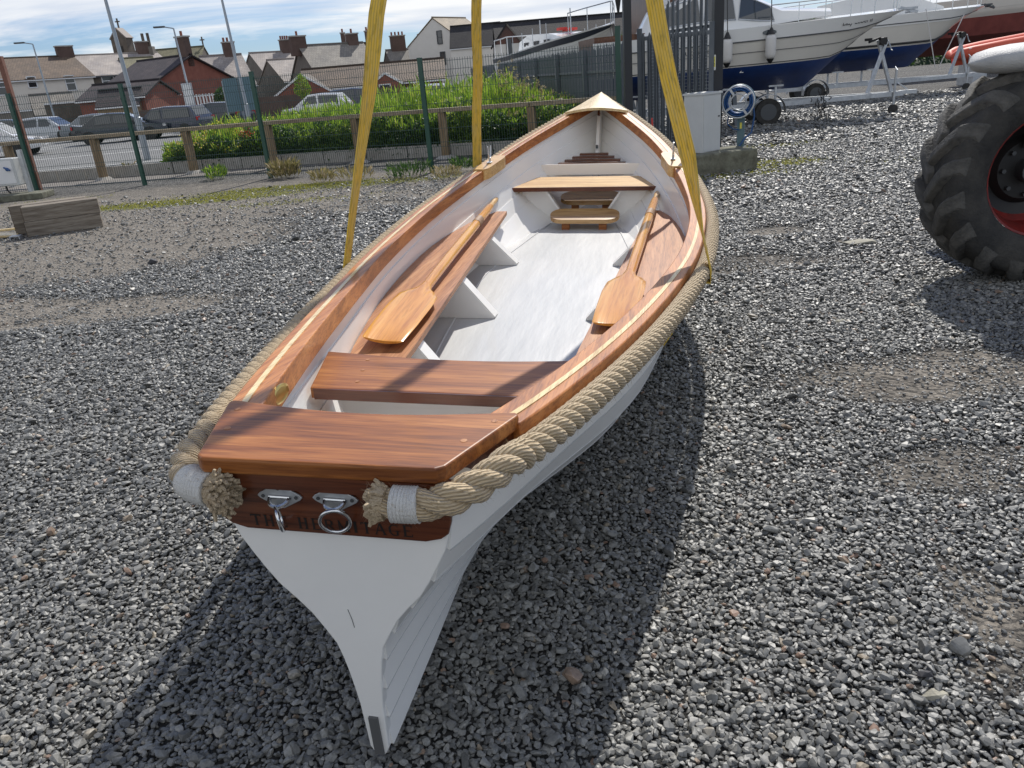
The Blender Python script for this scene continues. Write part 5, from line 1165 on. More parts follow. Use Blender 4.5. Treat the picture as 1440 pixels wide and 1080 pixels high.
mb = MB(); mb.tube([on1(f_, .63) for f_ in fs1[:-2]], .006, 5); mb.build('hull_groove_line', 'dark_steel', mb1)
mb = MB(); mb.tube([on1(f_, .445) for f_ in fs1[:-1]], .008, 5); mb.build('boot_line', 'blackpl', mb1)
# cabin and windows
cb_ = []
for x, w_, z0, z1 in ((1.0, .95, 2.15, 2.15), (1.3, 1.0, 2.15, 2.75), (2.3, 1.02, 2.15, 3.05), (3.4, .95, 2.2, 3.05), (4.4, .8, 2.25, 2.6), (5.6, .5, 2.35, 2.5)):
    cb_.append([Vector((x, -w_, z0)), Vector((x, -w_*.86, z1-.08)), Vector((x, -w_*.6, z1)), Vector((x, w_*.6, z1)), Vector((x, w_*.86, z1-.08)), Vector((x, w_, z0))])
fixn(MB().loft(cb_).build('cabin', 'gel', mb1, smooth=35))
mb = MB()
for x0, x1 in ((1.5, 2.5), (2.58, 3.3), (3.38, 4.2)):
    def cw(x, v):
        xs = [1.3, 2.3, 3.4, 4.4]; w_ = np.interp(x, xs, [1.0, 1.02, .95, .8]); z1 = np.interp(x, xs, [2.75, 3.05, 3.05, 2.6])-.08; return Vector((x, -(w_*(1-.14*v))-.012, 2.2+(z1-2.2)*v))
    mbw = MB(); mbw.add([cw(x0, .3), cw(x1, .3), cw(x1-.06, .95), cw(x0+.06, .95)], [(0, 1, 2, 3)]); mbw.build('window', 'skyglass', mb1)
    mbw = MB(); mbw.tube([cw(x0, .27), cw(x1+.02, .27), cw(x1-.06, .98), cw(x0+.06, .98)], .014, 6, closed=True); mbw.build('window_frame', 'galv', mb1)
rail_on(mb1, sec1, .55, .97, .42)
for f_, ln_ in ((.545, .16), (.32, .10)):
    p = on1(f_, .90, .02); mb = MB()
    mb.loft([[p+Vector((ln_*math.cos(a_)*s_, -.004*q_, .055*math.sin(a_)*s_)) for a_ in np.linspace(0, 2*math.pi, 17)[:-1]] for s_, q_ in ((1, 0), (1, 2), (.8, 2))]); mb.build('porthole', 'skyglass' if f_ > .5 else 'galv', mb1)
for f_, v in ((.38, .60), (.24, .55), (.30, .50)):
    mb = MB(); mb.tube([on1(f_, v, -.01), on1(f_, v, .02)], .022, 8); mb.build('skin_fitting', 'dark_steel', mb1)
def textobj(txt, size, loc, xdir, m_, parent, shear=0, up=Vector((0, 0, 1)), name='lettering', bold=0):
    cu = bpy.data.curves.new(name, 'FONT'); cu.body = txt; cu.size = size; cu.shear = shear; cu.extrude = .001; cu.offset = bold; cu.materials.append(M[m_]); cu.resolution_u = 3
    tmp = bpy.data.objects.new(name+'_curve', cu); me_ = bpy.data.meshes.new_from_object(tmp); bpy.data.objects.remove(tmp)
    o = bpy.data.objects.new(name, me_); COL.objects.link(o); o.parent = parent; x = xdir.normalized(); z = x.cross(up).normalized(); u = z.cross(x)
    m4 = Matrix.Identity(4)
    for i in range(3): m4[i][0] = x[i]; m4[i][1] = u[i]; m4[i][2] = z[i]; m4[i][3] = loc[i]
    o.matrix_local = m4; return o
pA, pB = on1(.79, .875, .03), on1(.87, .875, .03); textobj('Lazy Lobel II', .17, pA, pB-pA, 'blackpl', mb1, shear=.35, name='boat_name')
pA, pB = on1(.275, .675, .02), on1(.36, .675, .02); textobj('QUICKSILVER', .12, pA, pB-pA, 'blackpl', mb1, name='maker_lettering', bold=.003)
pA, pB = on1(.46, .33, .03), on1(.52, .33, .03); textobj('Z', .16, pA, pB-pA, 'sign_w', mb1, shear=.3, name='white_mark')
# bow anchor roller
mb = MB(); x, b, z = sec1(1, 1); mb.box(Vector((x+.05, 0, z+.03)), (.45, .14, .05)); mb.bar((x-.1, 0, z+.06), (x+.30, 0, z-.06), .05, .06); mb.bar((x+.15, -.16, z-.05), (x+.15, .16, z-.05), .16, .04); mb.build('anchor', 'galv', mb1)
# fenders hang from the boat and stay things of their own
for f_, zt, lab in ((.415, .14, 'white fender with black ends hanging nearest the gate post'), (.548, .18, 'white fender with black ends hanging amidships below the oval porthole')):
    p = mb1.matrix_basis @ on1(f_, .70, .14) if False else (Matrix.Translation(mb1.location) @ Matrix.Rotation(hd1, 4, 'Z')) @ on1(f_, .68, .15)
    fo = empty('fender', p-Vector((0, 0, .33)), lab, 'fender', 'fenders on the cream motor boat')
    mb = MB(); mb.tube([(0, 0, z) for z in (.08, .12, .18, .5, .56, .60)], [.07, .105, .12, .12, .105, .07], 14); mb.build('body', 'fender', fo, smooth=50)
    mb = MB(); mb.tube([(0, 0, -.02), (0, 0, .08)], [.025, .09], 12); mb.tube([(0, 0, .60), (0, 0, .74)], [.09, .025], 12); mb.build('end_cap', 'blackpl', fo, smooth=50)
    mb = MB(); mb.tube([(0, 0, .72), (0, .08, 1.45), (.05, .2, 1.9)], .011, 5); mb.build('line', 'blackpl', fo)
d1 = Vector((math.cos(hd1), math.sin(hd1), 0)); c0 = Vector((bw.x, bw.y, 0))-d1*7.2
trailer('boat_trailer', c0, hd1, 7.35, 'galvanised trailer under the cream boat, with crossed winch post and jockey wheel', wheels=(3.95,))
# chain heap on the trailer
mb = MB(); rr_ = random.Random(2); c1_ = c0+d1*5.25
for k in range(40):
    p = Vector((rr_.gauss(0, .07), -.66+rr_.gauss(0, .03), .45+rr_.uniform(-.42, .2))); mb.tube([p, p+Vector((rr_.gauss(0, .03), 0, .05)), p+Vector((0, .02, .09))], .012, 5)
o = mb.build('chain_bundle', 'blackpl'); o.location = c1_; o.rotation_euler = (0, 0, hd1); tag(o, 'bundle of dark chain hanging over the trailer frame under the cream boat', 'chain')
# second boat behind
bw2 = at(1386, 8, 26.5); hd2 = R_(-4)
mb2, sec2, fs2 = motorboat('motor_boat', bw2, 7.0, 2.5, hd2, .85, bw2.z, 2.35, 'white motor boat with a black line and dark blue bottom, second from the gate', mats=('gel_cream', 'gel', 'antifoul'), rake=1.5, line=(.84,))
mb = MB(); mb.tube([Vector((sec2(f_, .47)[0], -sec2(f_, .47)[1]-.02, sec2(f_, .47)[2])) for f_ in fs2[:-1]], .035, 6); mb.build('black_stripe', 'blackpl', mb2)
fixn(MB().loft([[Vector((x, -w_, 2.3)), Vector((x, -w_*.8, z1)), Vector((x, w_*.8, z1)), Vector((x, w_, 2.3))] for x, w_, z1 in ((2.0, .9, 2.9), (3.6, .85, 3.1), (4.8, .6, 2.8), (5.6, .3, 2.55))]).build('cabin', 'gel', mb2, smooth=40))
rail_on(mb2, sec2, .55, .97, .45)
mb = MB(); x, b, z = sec2(1, 1); mb.box(Vector((x, 0, z+.03)), (.35, .14, .05)); mb.bar((x-.05, 0, z+.04), (x+.28, 0, z-.08), .05, .06); mb.bar((x+.12, -.14, z-.03), (x+.12, .14, z-.03), .14, .04); mb.build('anchor', 'dark_steel', mb2)
d2 = Vector((math.cos(hd2), math.sin(hd2), 0)); trailer('boat_trailer', Vector((bw2.x, bw2.y, 0))-d2*6.6, hd2, 6.5, 'galvanised trailer under the second white boat with slanted winch post', wheels=(1.2,))
mb = MB()
for x_, y_ in ((1338, 10), (1358, 62)): pass
pa, pb = at(1302, 12, 25.2), at(1315, 95, 25.2); mb.tube([pa, pb], .014, 5); pa, pb = at(1356, 20, 25.2), at(1320, 95, 25.2); mb.tube([pa, pb], .014, 5)
o = mb.build('mooring_lines', 'white_petal'); tag(o, 'two pale ropes hanging from the second boat to its trailer', 'rope')
# third boat: big red bottomed hull
bw3 = at(1560, -30, 38); hd3 = R_(6)
mb3, sec3, fs3 = motorboat('motor_boat', bw3, 11.0, 3.6, hd3, .9, bw3.z, 3.0, 'large pale boat with dull red bottom, rearmost of the boats', mats=('gel_cream', 'gel_cream', 'redfoul'), rake=2.2, wl=.66)
# inflatable
ip = at(1336, 80, 29.0); rib = empty('inflatable_boat', (ip.x, 29.0, 0), 'red orange inflatable boat between the second trailer and the tractor', 'inflatable boat', rz=R_(3))
mb = MB(); zc = ip.z
mb.tube([(0.0, 0, zc+.0), (.12, -.2, zc+.06), (.5, -.5, zc+.10), (1.5, -.62, zc+.20), (3.2, -.65, zc+.36), (5, -.65, zc+.45)], [.05, .16, .21, .23, .23, .2], 14); mb.tube([(0.05, 0, zc+.0), (.12, .2, zc+.06), (.5, .5, zc+.10), (1.5, .62, zc+.20), (3.2, .65, zc+.36), (5, .65, zc+.45)], [.05, .16, .21, .23, .23, .2], 14); mb.build('inflatable_tube', 'orange', rib, smooth=60)
mb = MB(); mb.loft([[Vector((x, -w_, zc+z_)), Vector((x, 0, zc+z_-.32)), Vector((x, w_, zc+z_))] for x, w_, z_ in ((.1, .1, .0), (.6, .42, .03), (1.5, .55, .10), (5, .6, .3))], closed=False, cap=False); mb.build('hull_bottom', 'orange', rib)
mb = MB(); mb.tube([(.3, -.55, zc+.22), (1.5, -.70, zc+.36), (3.2, -.72, zc+.52)], .02, 6); mb.build('grab_line', 'white_pl', rib)
MB().box(Vector((3.1, -.3, zc+.72)), (.8, .5, .4)).build('console', 'orange', rib)
mb = MB()
for x in (.9, 2.6, 4.2): mb.box(Vector((x, 0, (zc-.25)/2)), (.5, .9, zc-.25))
mb.build('cradle', 'galv', rib)
# ------------------------------------------------------------------ yacht and wooden boat behind the palisade
yb = at(863, 33, 25)
yo, secy, fsy = motorboat('sailing_yacht', yb, 7.6, 2.5, R_(-71), 1.0, yb.z, yb.z-.55, 'pale grey sailing yacht with navy band and deck rails, propped up behind the palisade fence', mats=('gel', 'gel', 'render_white'), rake=1.2)
for a_, b2_ in ((.80, .98),):
    rings = []
    for f_ in fsy:
        ring = []
        for v in (.86, .92, .97): x, b, z = secy(f_, v); ring.append(Vector((x, -b-.03, z)))
        for v in (.97, .92, .86): x, b, z = secy(f_, v); ring.append(Vector((x, b+.03, z)))
        rings.append(ring)
    fixn(MB().loft(rings, closed=False, cap=False).build('navy_band', 'yacht_navy', yo, smooth=40))
dz = yb.z-.45
fixn(MB().loft([[Vector((x, -w_, dz-.1)), Vector((x, -w_*.85, dz+h_)), Vector((x, w_*.85, dz+h_)), Vector((x, w_, dz-.1))] for x, w_, h_ in ((1.2, .6, .35), (2.4, .8, .50), (4.2, .75, .45), (5.4, .55, .22), (6.2, .3, .08))]).build('coachroof', 'gel', yo, smooth=40))
for x in (2.4, 3.3, 4.2):
    for sg in (-1, 1):
        mb = MB(); mb.box(Vector((x, sg*.72, dz+.22)), (.42, .04, .12)); mb.build('window', 'skyglass', yo)
rail_on(yo, secy, .02, .22, .6, 'white_pl', 3, .02, 'pushpit'); rail_on(yo, secy, .80, .985, .62, 'galv', 3, .018, 'pulpit')
mb = MB()
for f_ in (.3, .42, .54, .66): 
    for sg in (-1, 1): x, b, z = secy(f_, 1); mb.tube([(x, sg*(b-.06), z), (x, sg*(b-.06), z+.55)], .012, 5)
mb.build('stanchion', 'galv', yo)
mb = MB(); mb.bar((4.6, 0, dz+.4), (4.6, 0, dz+1.15), .03, .03); mb.tube([(2.0, 0, dz+.4), (2.0, 0, dz+1.0)], .02, 5); mb.build('mast_stub', 'galv', yo)
mb = MB(); mb.box(Vector((4.3, .1, dz+.53)), (.55, .3, .08)).box(Vector((4.1, -.1, dz+.57)), (.3, .25, .08)); mb.build('folded_cover', 'red_cloth', yo)
mb = MB(); mb.tube([(7.9, 0, dz+.7), (7.9, 0, dz+1.05), (7.75, .1, dz+1.15)], [.03, .09, .02], 8); mb.build('bow_lamp', 'blackpl', yo)
mb = MB()
for x in (1.5, 4.0, 6.2):
    for sg in (-1, 1): mb.bar((x, sg*1.5, 0), (x, sg*1.0, 1.7), .09, .09)
    mb.bar((x, -1.5, .08), (x, 1.5, .08), .12, .12)
mb.build('cradle', 'palisade', yo)
wp = at(945, 45, 21); wo = empty('wooden_boat', (wp.x, 21, 0), 'old wooden boat with brown wheelhouse, seen above the gate', 'wooden boat', rz=.1); zb = wp.z
mb = MB(); mb.loft([[Vector((x, -w_, z1)), Vector((x, -w_*.8, z1-.8)), Vector((x, 0, z1-1.3)), Vector((x, w_*.8, z1-.8)), Vector((x, w_, z1))] for x, w_, z1 in ((-2.2, .9, zb-.02), (0, 1.2, zb), (1.2, 1.0, zb+.1), (2.2, .05, zb+.3))]); fixn(mb.build('hull', 'brown_wood', wo, smooth=30))
MB().box(Vector((-.1, 0, zb+.5)), (1.45, 1.5, 1.0)).build('wheelhouse', 'brown_wood', wo)
MB().box(Vector((-.1, 0, zb+1.03)), (1.75, 1.8, .07)).build('wheelhouse_roof', 'roof_tan', wo)
for x in (-.45, .02, .45): MB().box(Vector((x, -.76, zb+.55)), (.28, .03, .42)).build('window', 'white_pl' if x < -.3 else 'glass', wo)
mb = MB(); mb.box(Vector((-.1, -.78, zb+.05)), (1.5, .04, .07)); mb.build('white_rail', 'white_pl', wo)
mb = MB()
for x in (-1.5, 1.2): mb.bar((x, -1.3, 0), (x, -.8, zb-.5), .1, .1); mb.bar((x, 1.3, 0), (x, .8, zb-.5), .1, .1)
mb.build('prop', 'palisade', wo)
# hill with bushes behind the yacht
hb = at(850, 52, 60); mb = MB(); rings = []
for i in range(14):
    x = -6+i*3.2; hgt = hb.z-.4+1.2*math.sin(i*.5)*.3 if i > 0 else .2; rings.append([Vector((hb.x+x, 56, 0)), Vector((hb.x+x, 60, hgt*.8)), Vector((hb.x+x, 66, hgt)), Vector((hb.x+x, 90, 0))])
mb.loft(rings, cap=True); hl = mb.build('hill', M['leaf_dark']); tag(hl, kind='structure')
n_ = 16000; X = rng.uniform(hb.x-4, hb.x+34, n_); f_ = rng.random(n_); Yy = 56+f_*10; Zz = np.interp(f_, [0, .4, 1], [0, hb.z*.75, hb.z-.4])+rng.uniform(0, .9, n_)*np.array([.6+.6*mnoise.noise((x*.5, y*.5, 1)) for x, y in zip(X, Yy)])
D = rng.normal(0, 1, (n_, 3)); D[:, 2] = abs(D[:, 2]); ln = rng.uniform(.15, .4, n_)
tag(leaves('hillside_bushes', 'leaf_dark', np.column_stack([X, Yy, Zz]), D, ln, ln*.6, rng.random(n_)*.9+.1), 'green bushes on the hillside behind the yacht', 'bushes', kind='stuff')
# ------------------------------------------------------------------ lamp posts
def lamp(px, py, tx, ty, Y, label, head=1, box=False, r_=.07, cat='lamp post'):
    b_ = at(px, py, Y); t_ = at(tx, ty, Y); h = t_.z; x0 = b_.x; o = empty('lamp_post', (x0, Y, 0), label, cat)
    lx = t_.x-x0
    mb = MB(); mb.tube([(0, 0, -.2), (lx*.02, 0, 1.3), (lx*.02, 0, 1.32), (lx, 0, h)], [r_*1.4, r_*1.4, r_, r_*.6], 10); mb.build('pole', 'pole', o, smooth=50)
    if head:
        mb = MB(); mb.tube([(lx, 0, h), (lx-.45*head, -.1, h+.10)], .035, 6); mb.build('arm', 'pole', o); mb = MB(); mb.box(Vector((lx-.75*head, -.15, h+.12)), (.65, .26, .09), rz=.2); bevel(mb.build('lantern', 'dark_steel', o), .03)
    if box:
        mb = MB(); z_ = h*.36; mb.box(Vector((lx*.36-.0, -.14, z_)), (.62, .06, 1.25)); bevel(mb.build('sign_plate', 'galv', o), .02)
        mb = MB(); mb.box(Vector((lx*.36, -.175, z_)), (.44, .01, 1.05)); mb.build('sign_face', 'white_pl', o)
    return o
lamp(77, 166, 46, 62, 56, 'slender lamp post rising beside the silver car, leftmost of the lamp posts')
lamp(270, 146, 244, 40, 50, 'lamp post carrying a grey box sign, in front of the red brick gable', box=True)
lamp(203, 205, 143, -20, 26, 'tall bare grey pole next to the green fence post, running out of the picture', head=0, r_=.075, cat='pole')
lamp(348, 158, 308, -18, 40, 'tall bare pole beside the green container at the top of the bed', head=0, r_=.085, cat='pole')
# green container panels on legs
cp = at(337, 150, 40); ct = at(333, 112, 40); co = empty('road_sign', (cp.x, 40.4, 0), 'back of a tall grey green road sign on legs beside the bare pole', 'road sign', rz=.5)
for k in range(2): MB().box(Vector((-.36+k*.72, 0, (ct.z+.9)/2+.1)), (.66, .05, ct.z-.9)).build('sign_panel', 'bluegrey', co)
for x in (-.7, 0, .7): mb = MB(); mb.tube([(x, .06, 0), (x, .06, ct.z)], .04, 8); mb.build('sign_leg', 'pole', co)
# ------------------------------------------------------------------ cars
def carpaint(n_, c): M[n_] = mat(n_, c, .3, .25, coat=.9)
for n_, c in (('silver_paint', (.42, .44, .46)), ('grey_paint', (.16, .175, .19)), ('black_paint', (.012, .014, .018)), ('navy_paint', (.012, .016, .04)), ('white_paint', (.62, .62, .62)), ('dark_red_paint', (.05, .01, .015)), ('green_grey_paint', (.06, .075, .08))): carpaint(n_, c)
M['lampglass'] = mat('headlight_glass', (.6, .6, .6), .1, coat=1); M['tail'] = mat('tail_light', (.35, .01, .01), .2)
def car(px, py, Y, hd, kind, paint, label):
    p = at(px, py, Y); o = empty('parked_car', (p.x, Y, 0), label, 'car', 'cars parked along the far street', rz=hd)
    L_, W_, H = dict(hatch=(4.1, 1.75, 1.48), saloon=(4.5, 1.78, 1.42), suv=(4.5, 1.85, 1.62), estate=(4.6, 1.8, 1.5))[kind]
    hl, hw = L_/2, W_/2
    sill, sh = .25, .86 if kind != 'suv' else .95
    prof = [(-hl, .45, .80), (-hl+.05, .30, .92 if kind != 'saloon' else .98), (-hl+.5, sill, sh+.06), (-.8, sill, sh+.03), (.6, sill, sh), (hl-1.15, sill, sh-.02), (hl-.35, sill+.03, .72), (hl-.05, .32, .62), (hl, .42, .55)]
    rings = []
    for i, (x, z0, z1) in enumerate(prof):
        k_ = 1-.16*(abs(x)/hl)**5; w_ = hw*k_; rings.append([Vector((x, -w_*.97, z0)), Vector((x, -w_, (z0+z1)/2)), Vector((x, -w_*.94, z1-.02)), Vector((x, -w_*.82, z1)), Vector((x, w_*.82, z1)), Vector((x, w_*.94, z1-.02)), Vector((x, w_, (z0+z1)/2)), Vector((x, w_*.97, z0))])
    fixn(MB().loft(rings).build('body', paint, o, smooth=40))
    if kind in ('hatch', 'suv', 'estate'): cp_ = [(-hl+.10, sh+.05), (-hl+(.45 if kind != 'hatch' else .55), H-.06), (-.4, H), (.35, H-.05), (1.15, sh)]
    else: cp_ = [(-hl+.55, sh+.06), (-1.05, H-.06), (-.4, H), (.3, H-.04), (1.25, sh)]
    rings = []
    for x, z in cp_:
        f_ = (z-sh)/(H-sh); w_ = hw*(.92-.20*f_); wb = hw*.90; rings.append([Vector((x, -wb, sh-.03)), Vector((x, -w_, z-.03)), Vector((x, -w_*.85, z)), Vector((x, w_*.85, z)), Vector((x, w_, z-.03)), Vector((x, wb, sh-.03))])
    fixn(MB().loft(rings).build('cabin', paint, o, smooth=40))
    # windows
    def cx_(x, v, sg, off=.012):
        z = np.interp(x, [c_[0] for c_ in cp_], [c_[1] for c_ in cp_])-.05; f_ = (z-sh)/(H-sh); wt = hw*(.92-.20*f_); wb = hw*.90
        zz_ = sh+.0+(z-sh)*v; return Vector((x, sg*((wb+(wt-wb)*v)+off), zz_))
    xr0, xr1 = cp_[1][0], cp_[3][0]
    for sg in (-1, 1):
        for a_, b2_ in ((xr0-.05, -.32), (-.24, xr1+.35)):
            mb = MB(); mb.add([cx_(a_+.02, .12, sg), cx_(b2_, .12, sg), cx_(min(b2_, xr1-.02), .9, sg), cx_(a_+.10, .9, sg)], [(0, 1, 2, 3)]); mb.build('side_window', 'glass', o)
    def slope(i, j, nm):
        A, B = cp_[i], cp_[j]; mb = MB(); vs = []
        for t_, s_ in ((.12, -1), (.12, 1), (.92, 1), (.92, -1)):
            x = A[0]+(B[0]-A[0])*t_; z = A[1]+(B[1]-A[1])*t_; f_ = max(0, (z-sh)/(H-sh)); w_ = hw*(.92-.20*f_)*.84; n_ = Vector((B[1]-A[1], 0, -(B[0]-A[0]))).normalized(); n_ = -n_ if n_.z < 0 else n_
            vs.append(Vector((x, s_*w_, z))+n_*.012)
        mb.add(vs, [(0, 1, 2, 3)]); mb.build(nm, 'glass', o)
    slope(4, 3, 'windscreen'); slope(0, 1, 'rear_window')
    rg = lambda r_, y, cx__: [Vector((cx__+r_*math.cos(2*math.pi*k/20), y, .32+r_*math.sin(2*math.pi*k/20))) for k in range(20)]
    for x in (-hl+.78, hl-.85):
        for sg in (-1, 1):
            MB().loft([rg(.20, sg*(hw-.20), x), rg(.32, sg*(hw-.20), x), rg(.32, sg*(hw+.008), x), rg(.21, sg*(hw+.012), x)]).build('tyre', 'rubber', o, smooth=40)
            MB().loft([rg(.21, sg*(hw+.008), x), rg(.18, sg*(hw-.02), x), rg(.04, sg*(hw+.0), x)]).build('rim', 'galv', o, smooth=40)
    for sg in (-1, 1):
        MB().box(Vector((hl-.12, sg*hw*.66, .66)), (.16, .36, .13)).build('headlight', 'lampglass', o)
        MB().box(Vector((-hl+.06, sg*hw*.74, .82)), (.08, .26, .18)).build('tail_light', 'tail', o)
        MB().box(Vector((.72, sg*(hw+.08), sh+.08)), (.12, .16, .12)).build('mirror', paint, o)
    MB().box(Vector((hl-.01, 0, .42)), (.02, .5, .1)).build('number_plate', 'white_pl', o)
    return o
car(73, 190, 51, -.08, 'hatch', 'silver_paint', 'silver hatchback parked below the cream terrace house')
car(148, 186, 48, .30, 'saloon', 'grey_paint', 'grey saloon parked just right of the silver hatchback')
car(176, 194, 42, .22, 'saloon', 'black_paint', 'black saloon partly hidden by the tall green fence post')
car(20, 188, 54, .1, 'estate', 'green_grey_paint', 'dark car at the left edge behind the silver hatchback')
car(236, 172, 43, 2.9, 'estate', 'navy_paint', 'dark blue estate car behind the yellow flowers')
car(300, 158, 47, 2.75, 'estate', 'black_paint', 'black car behind the bed, right of the dark blue estate')
car(447, 150, 50, 3.05, 'hatch', 'white_paint', 'small white hatchback behind the green planting')
car(508, 147, 54, .1, 'suv', 'navy_paint', 'blue people carrier right of the small white hatchback')
car(600, 140, 52, 2.8, 'hatch', 'white_paint', 'white car almost hidden behind the plants below the white gable')
car(-6, 208, 36, .2, 'hatch', 'white_paint', 'white car cut by the left edge of the picture')
# ------------------------------------------------------------------ houses
def house(name, ridge, ang, Lr, Wd_, he, label, wall, roof, over=.25, chims=(), wins=(), hr=None, z0=-.3, doors=()):
    """ridge: world point of the near/left end of the ridge; ang: direction of the ridge (deg)"""
    a_ = R_(ang); hr = hr or ridge.z; o = empty(name, (ridge.x, ridge.y, 0), label, 'house', rz=a_); w = Wd_/2
    pent = [(-w, z0), (w, z0), (w, he), (0, hr-.05), (-w, he)]
    fixn(MB().prism(pent, lambda p: Vector((0, p[0], p[1])), lambda p: Vector((Lr, p[0], p[1]))).build('wall', wall, o))
    for sg in (-1, 1):
        mb = MB(); sl = (hr-he)/w; y1 = sg*(w+over); z1 = he-sl*over; n_ = 1
        p = [Vector((-over, 0, hr)), Vector((Lr+over, 0, hr)), Vector((Lr+over, y1, z1)), Vector((-over, y1, z1))]; q = [v+Vector((0, 0, .12)) for v in p]
        ls = math.hypot(w, hr-he); mb.add(q, [(0, 1, 2, 3)], [[(0, 0), (Lr*1., 0), (Lr*1., ls), (0, ls)]]); mb.add(p+q, [(3, 2, 1, 0), (0, 1, 5, 4), (1, 2, 6, 5), (2, 3, 7, 6), (3, 0, 4, 7)], [[(0, 0)]*4]*5)
        rf_ = mb.build('roof', roof, o)
        mb = MB(); mb.bar((-over, y1+sg*.03, z1+.0), (Lr+over, y1+sg*.03, z1+.0), .10, .10); mb.build('gutter', 'white_pl' if wall != 'stone_dark' else 'dark_steel', o)
    mb = MB(); mb.tube([(-over, 0, hr+.13), (Lr+over, 0, hr+.13)], .10, 6); mb.build('ridge_tiles', roof, o)
    for cx_, cw, chh, npot in chims:
        ch = MB().box(Vector((cx_, 0, hr+chh/2-.4)), (cw, .65, chh+.8)).build('chimney', 'brick_brown', o)
        MB().box(Vector((cx_, 0, hr+chh+.05)), (cw+.14, .78, .12)).build('chimney_cap', 'concrete', ch)
        for k in range(npot): mb = MB(); mb.tube([(cx_-cw/2+cw*(k+.5)/npot, 0, hr+chh+.1), (cx_-cw/2+cw*(k+.5)/npot, 0, hr+chh+.5)], .11, 8); mb.build('chimney_pot', 'brick_red', ch, smooth=50)
    for face, u_, z_, ww, hh in wins:
        # face: 'R' = -y side (towards the right/camera), 'G' = gable at x=0
        if face == 'R': c = Vector((u_, -w, z_)); dx_, nn = Vector((1, 0, 0)), Vector((0, -1, 0))
        else: c = Vector((0, u_, z_)); dx_, nn = Vector((0, 1, 0)), Vector((-1, 0, 0))
        f_ = MB(); 
        for sx_, sz_, lx_, lz_ in ((0, 1, ww, .09), (0, -1, ww, .09), (1, 0, .09, hh), (-1, 0, .09, hh), (0, 0, ww, .07)):
            cc = c+dx_*sx_*ww/2+Vector((0, 0, sz_*hh/2))+nn*.04; d_ = (lx_ if dx_.x else .08, lx_ if dx_.y else .08, lz_); f_.box(cc, d_)
        fo = f_.build('window', 'white_pl' if wall != 'render_white' else 'dark_steel', o)
        cc = c+nn*.02; MB().box(cc, (ww if dx_.x else .02, ww if dx_.y else .02, hh)).build('pane', 'glass', fo)
    return o
A1 = at(100, 80, 90); dr = Vector((math.cos(R_(45)), math.sin(R_(45)), 0))
ang = 45
P2_ = A1-dr*11.2; house('terraced_house', Vector((P2_.x, P2_.y, A1.z)), ang, 11.2, 9.0, A1.z-2.15, 'cream rendered house with big brown tiled roof, left of the picture', 'render_cream', 'roof_brown', over=.2, chims=((10.7, 1.6, 1.0, 0),), wins=(('R', 2.6, 4.3, .9, 1.4), ('R', 5.4, 4.6, .8, 1.0), ('R', 8.9, 4.3, .9, 1.4)))
P1_ = A1-dr*23; house('terraced_house', Vector((P1_.x, P1_.y, A1.z-.1)), ang, 11.6, 9.0, A1.z-2.25, 'stone house with pale slate roof cut by the left edge', 'stone_grey', 'roof_pale', over=.2, wins=(('R', 9.9, 4.0, 1.1, 1.5), ('R', 7.7, 4.0, 1.1, 1.5)))
P3_ = A1+dr*.1; house('terraced_house', Vector((P3_.x, P3_.y, A1.z)), ang, 9.0, 8.6, A1.z-2.15, 'stone house with pinkish pale roof and a band of windows, right of the cream house', 'stone_dark', 'roof_pale', over=.2, chims=((7.6, 1.3, 1.2, 0),), wins=(('R', 1.4, 4.3, 1.2, 1.2), ('R', 3.2, 4.3, 1.2, 1.2), ('R', 5.0, 4.3, 1.2, 1.2), ('R', 6.8, 4.3, 1.2, 1.2)))
# church
c1 = at(178, 84, 104); c2 = at(285, 75, 112)
house('church_nave', Vector((at(186, 74, 118).x, 118, at(186, 74, 118).z)), 4, c2.x-c1.x+3.0, 11, 5.2, 'church with long mossy slate roof and a cross on its right gable', 'stone_dark', 'roof_moss', over=.1)['category'] = 'church'
cr_ = at(283, 66, 114); 
bc_ = at(178, 84, 100); bt = at(172, 40, 100); bell = empty('church_bellcote', (bc_.x, 100, 0), 'dark stone church bell tower with pitched cap and cross', 'bell tower', rz=R_(-14)); zt_ = bt.z
fixn(MB().prism([(-1.15, 0), (1.15, 0), (1.0, zt_-1.0), (0, zt_), (-1.0, zt_-1.0)], lambda p: Vector((p[0], -.6, p[1])), lambda p: Vector((p[0], .6, p[1]))).build('tower', 'stone_dark', bell))
for sg in (-1, 1): mb = MB(); mb.bar((sg*1.12, 0, zt_-1.08), (0, 0, zt_+.06), 1.3, .12, up=(sg, 0, 1)); mb.build('roof', 'roof_pale', bell)
mb = MB(); mb.bar((0, 0, zt_), (0, 0, zt_+1.1), .14, .14); mb.bar((-.3, 0, zt_+.75), (.3, 0, zt_+.75), .12, .12); mb.build('cross', 'stone_dark', bell)
MB().box(Vector((0, -.62, zt_-2.6)), (.7, .12, 1.4)).build('belfry_opening', 'blackpl', bell)
cx2 = at(284, 74, 112); mb = MB(); mb.bar((0, 0, 0), (0, 0, 1.2), .16, .16); mb.bar((-.32, 0, .8), (.32, 0, .8), .14, .14); o = mb.build('stone_cross', 'stone_dark'); nv = at(186, 74, 118); o.location = (nv.x+(c2.x-c1.x+3.0)*math.cos(R_(4)), 118+(c2.x-c1.x+3.0)*math.sin(R_(4)), nv.z+.1); tag(o, 'small stone cross on the right end of the church roof', 'cross')
# mossy low roof left of bellcote
h_ = at(168, 84, 92); house('terraced_house', h_, 40, 3.5, 6, h_.z-1.7, 'small dark house with moss green roof below the bell tower', 'stone_dark', 'roof_moss', over=.1)
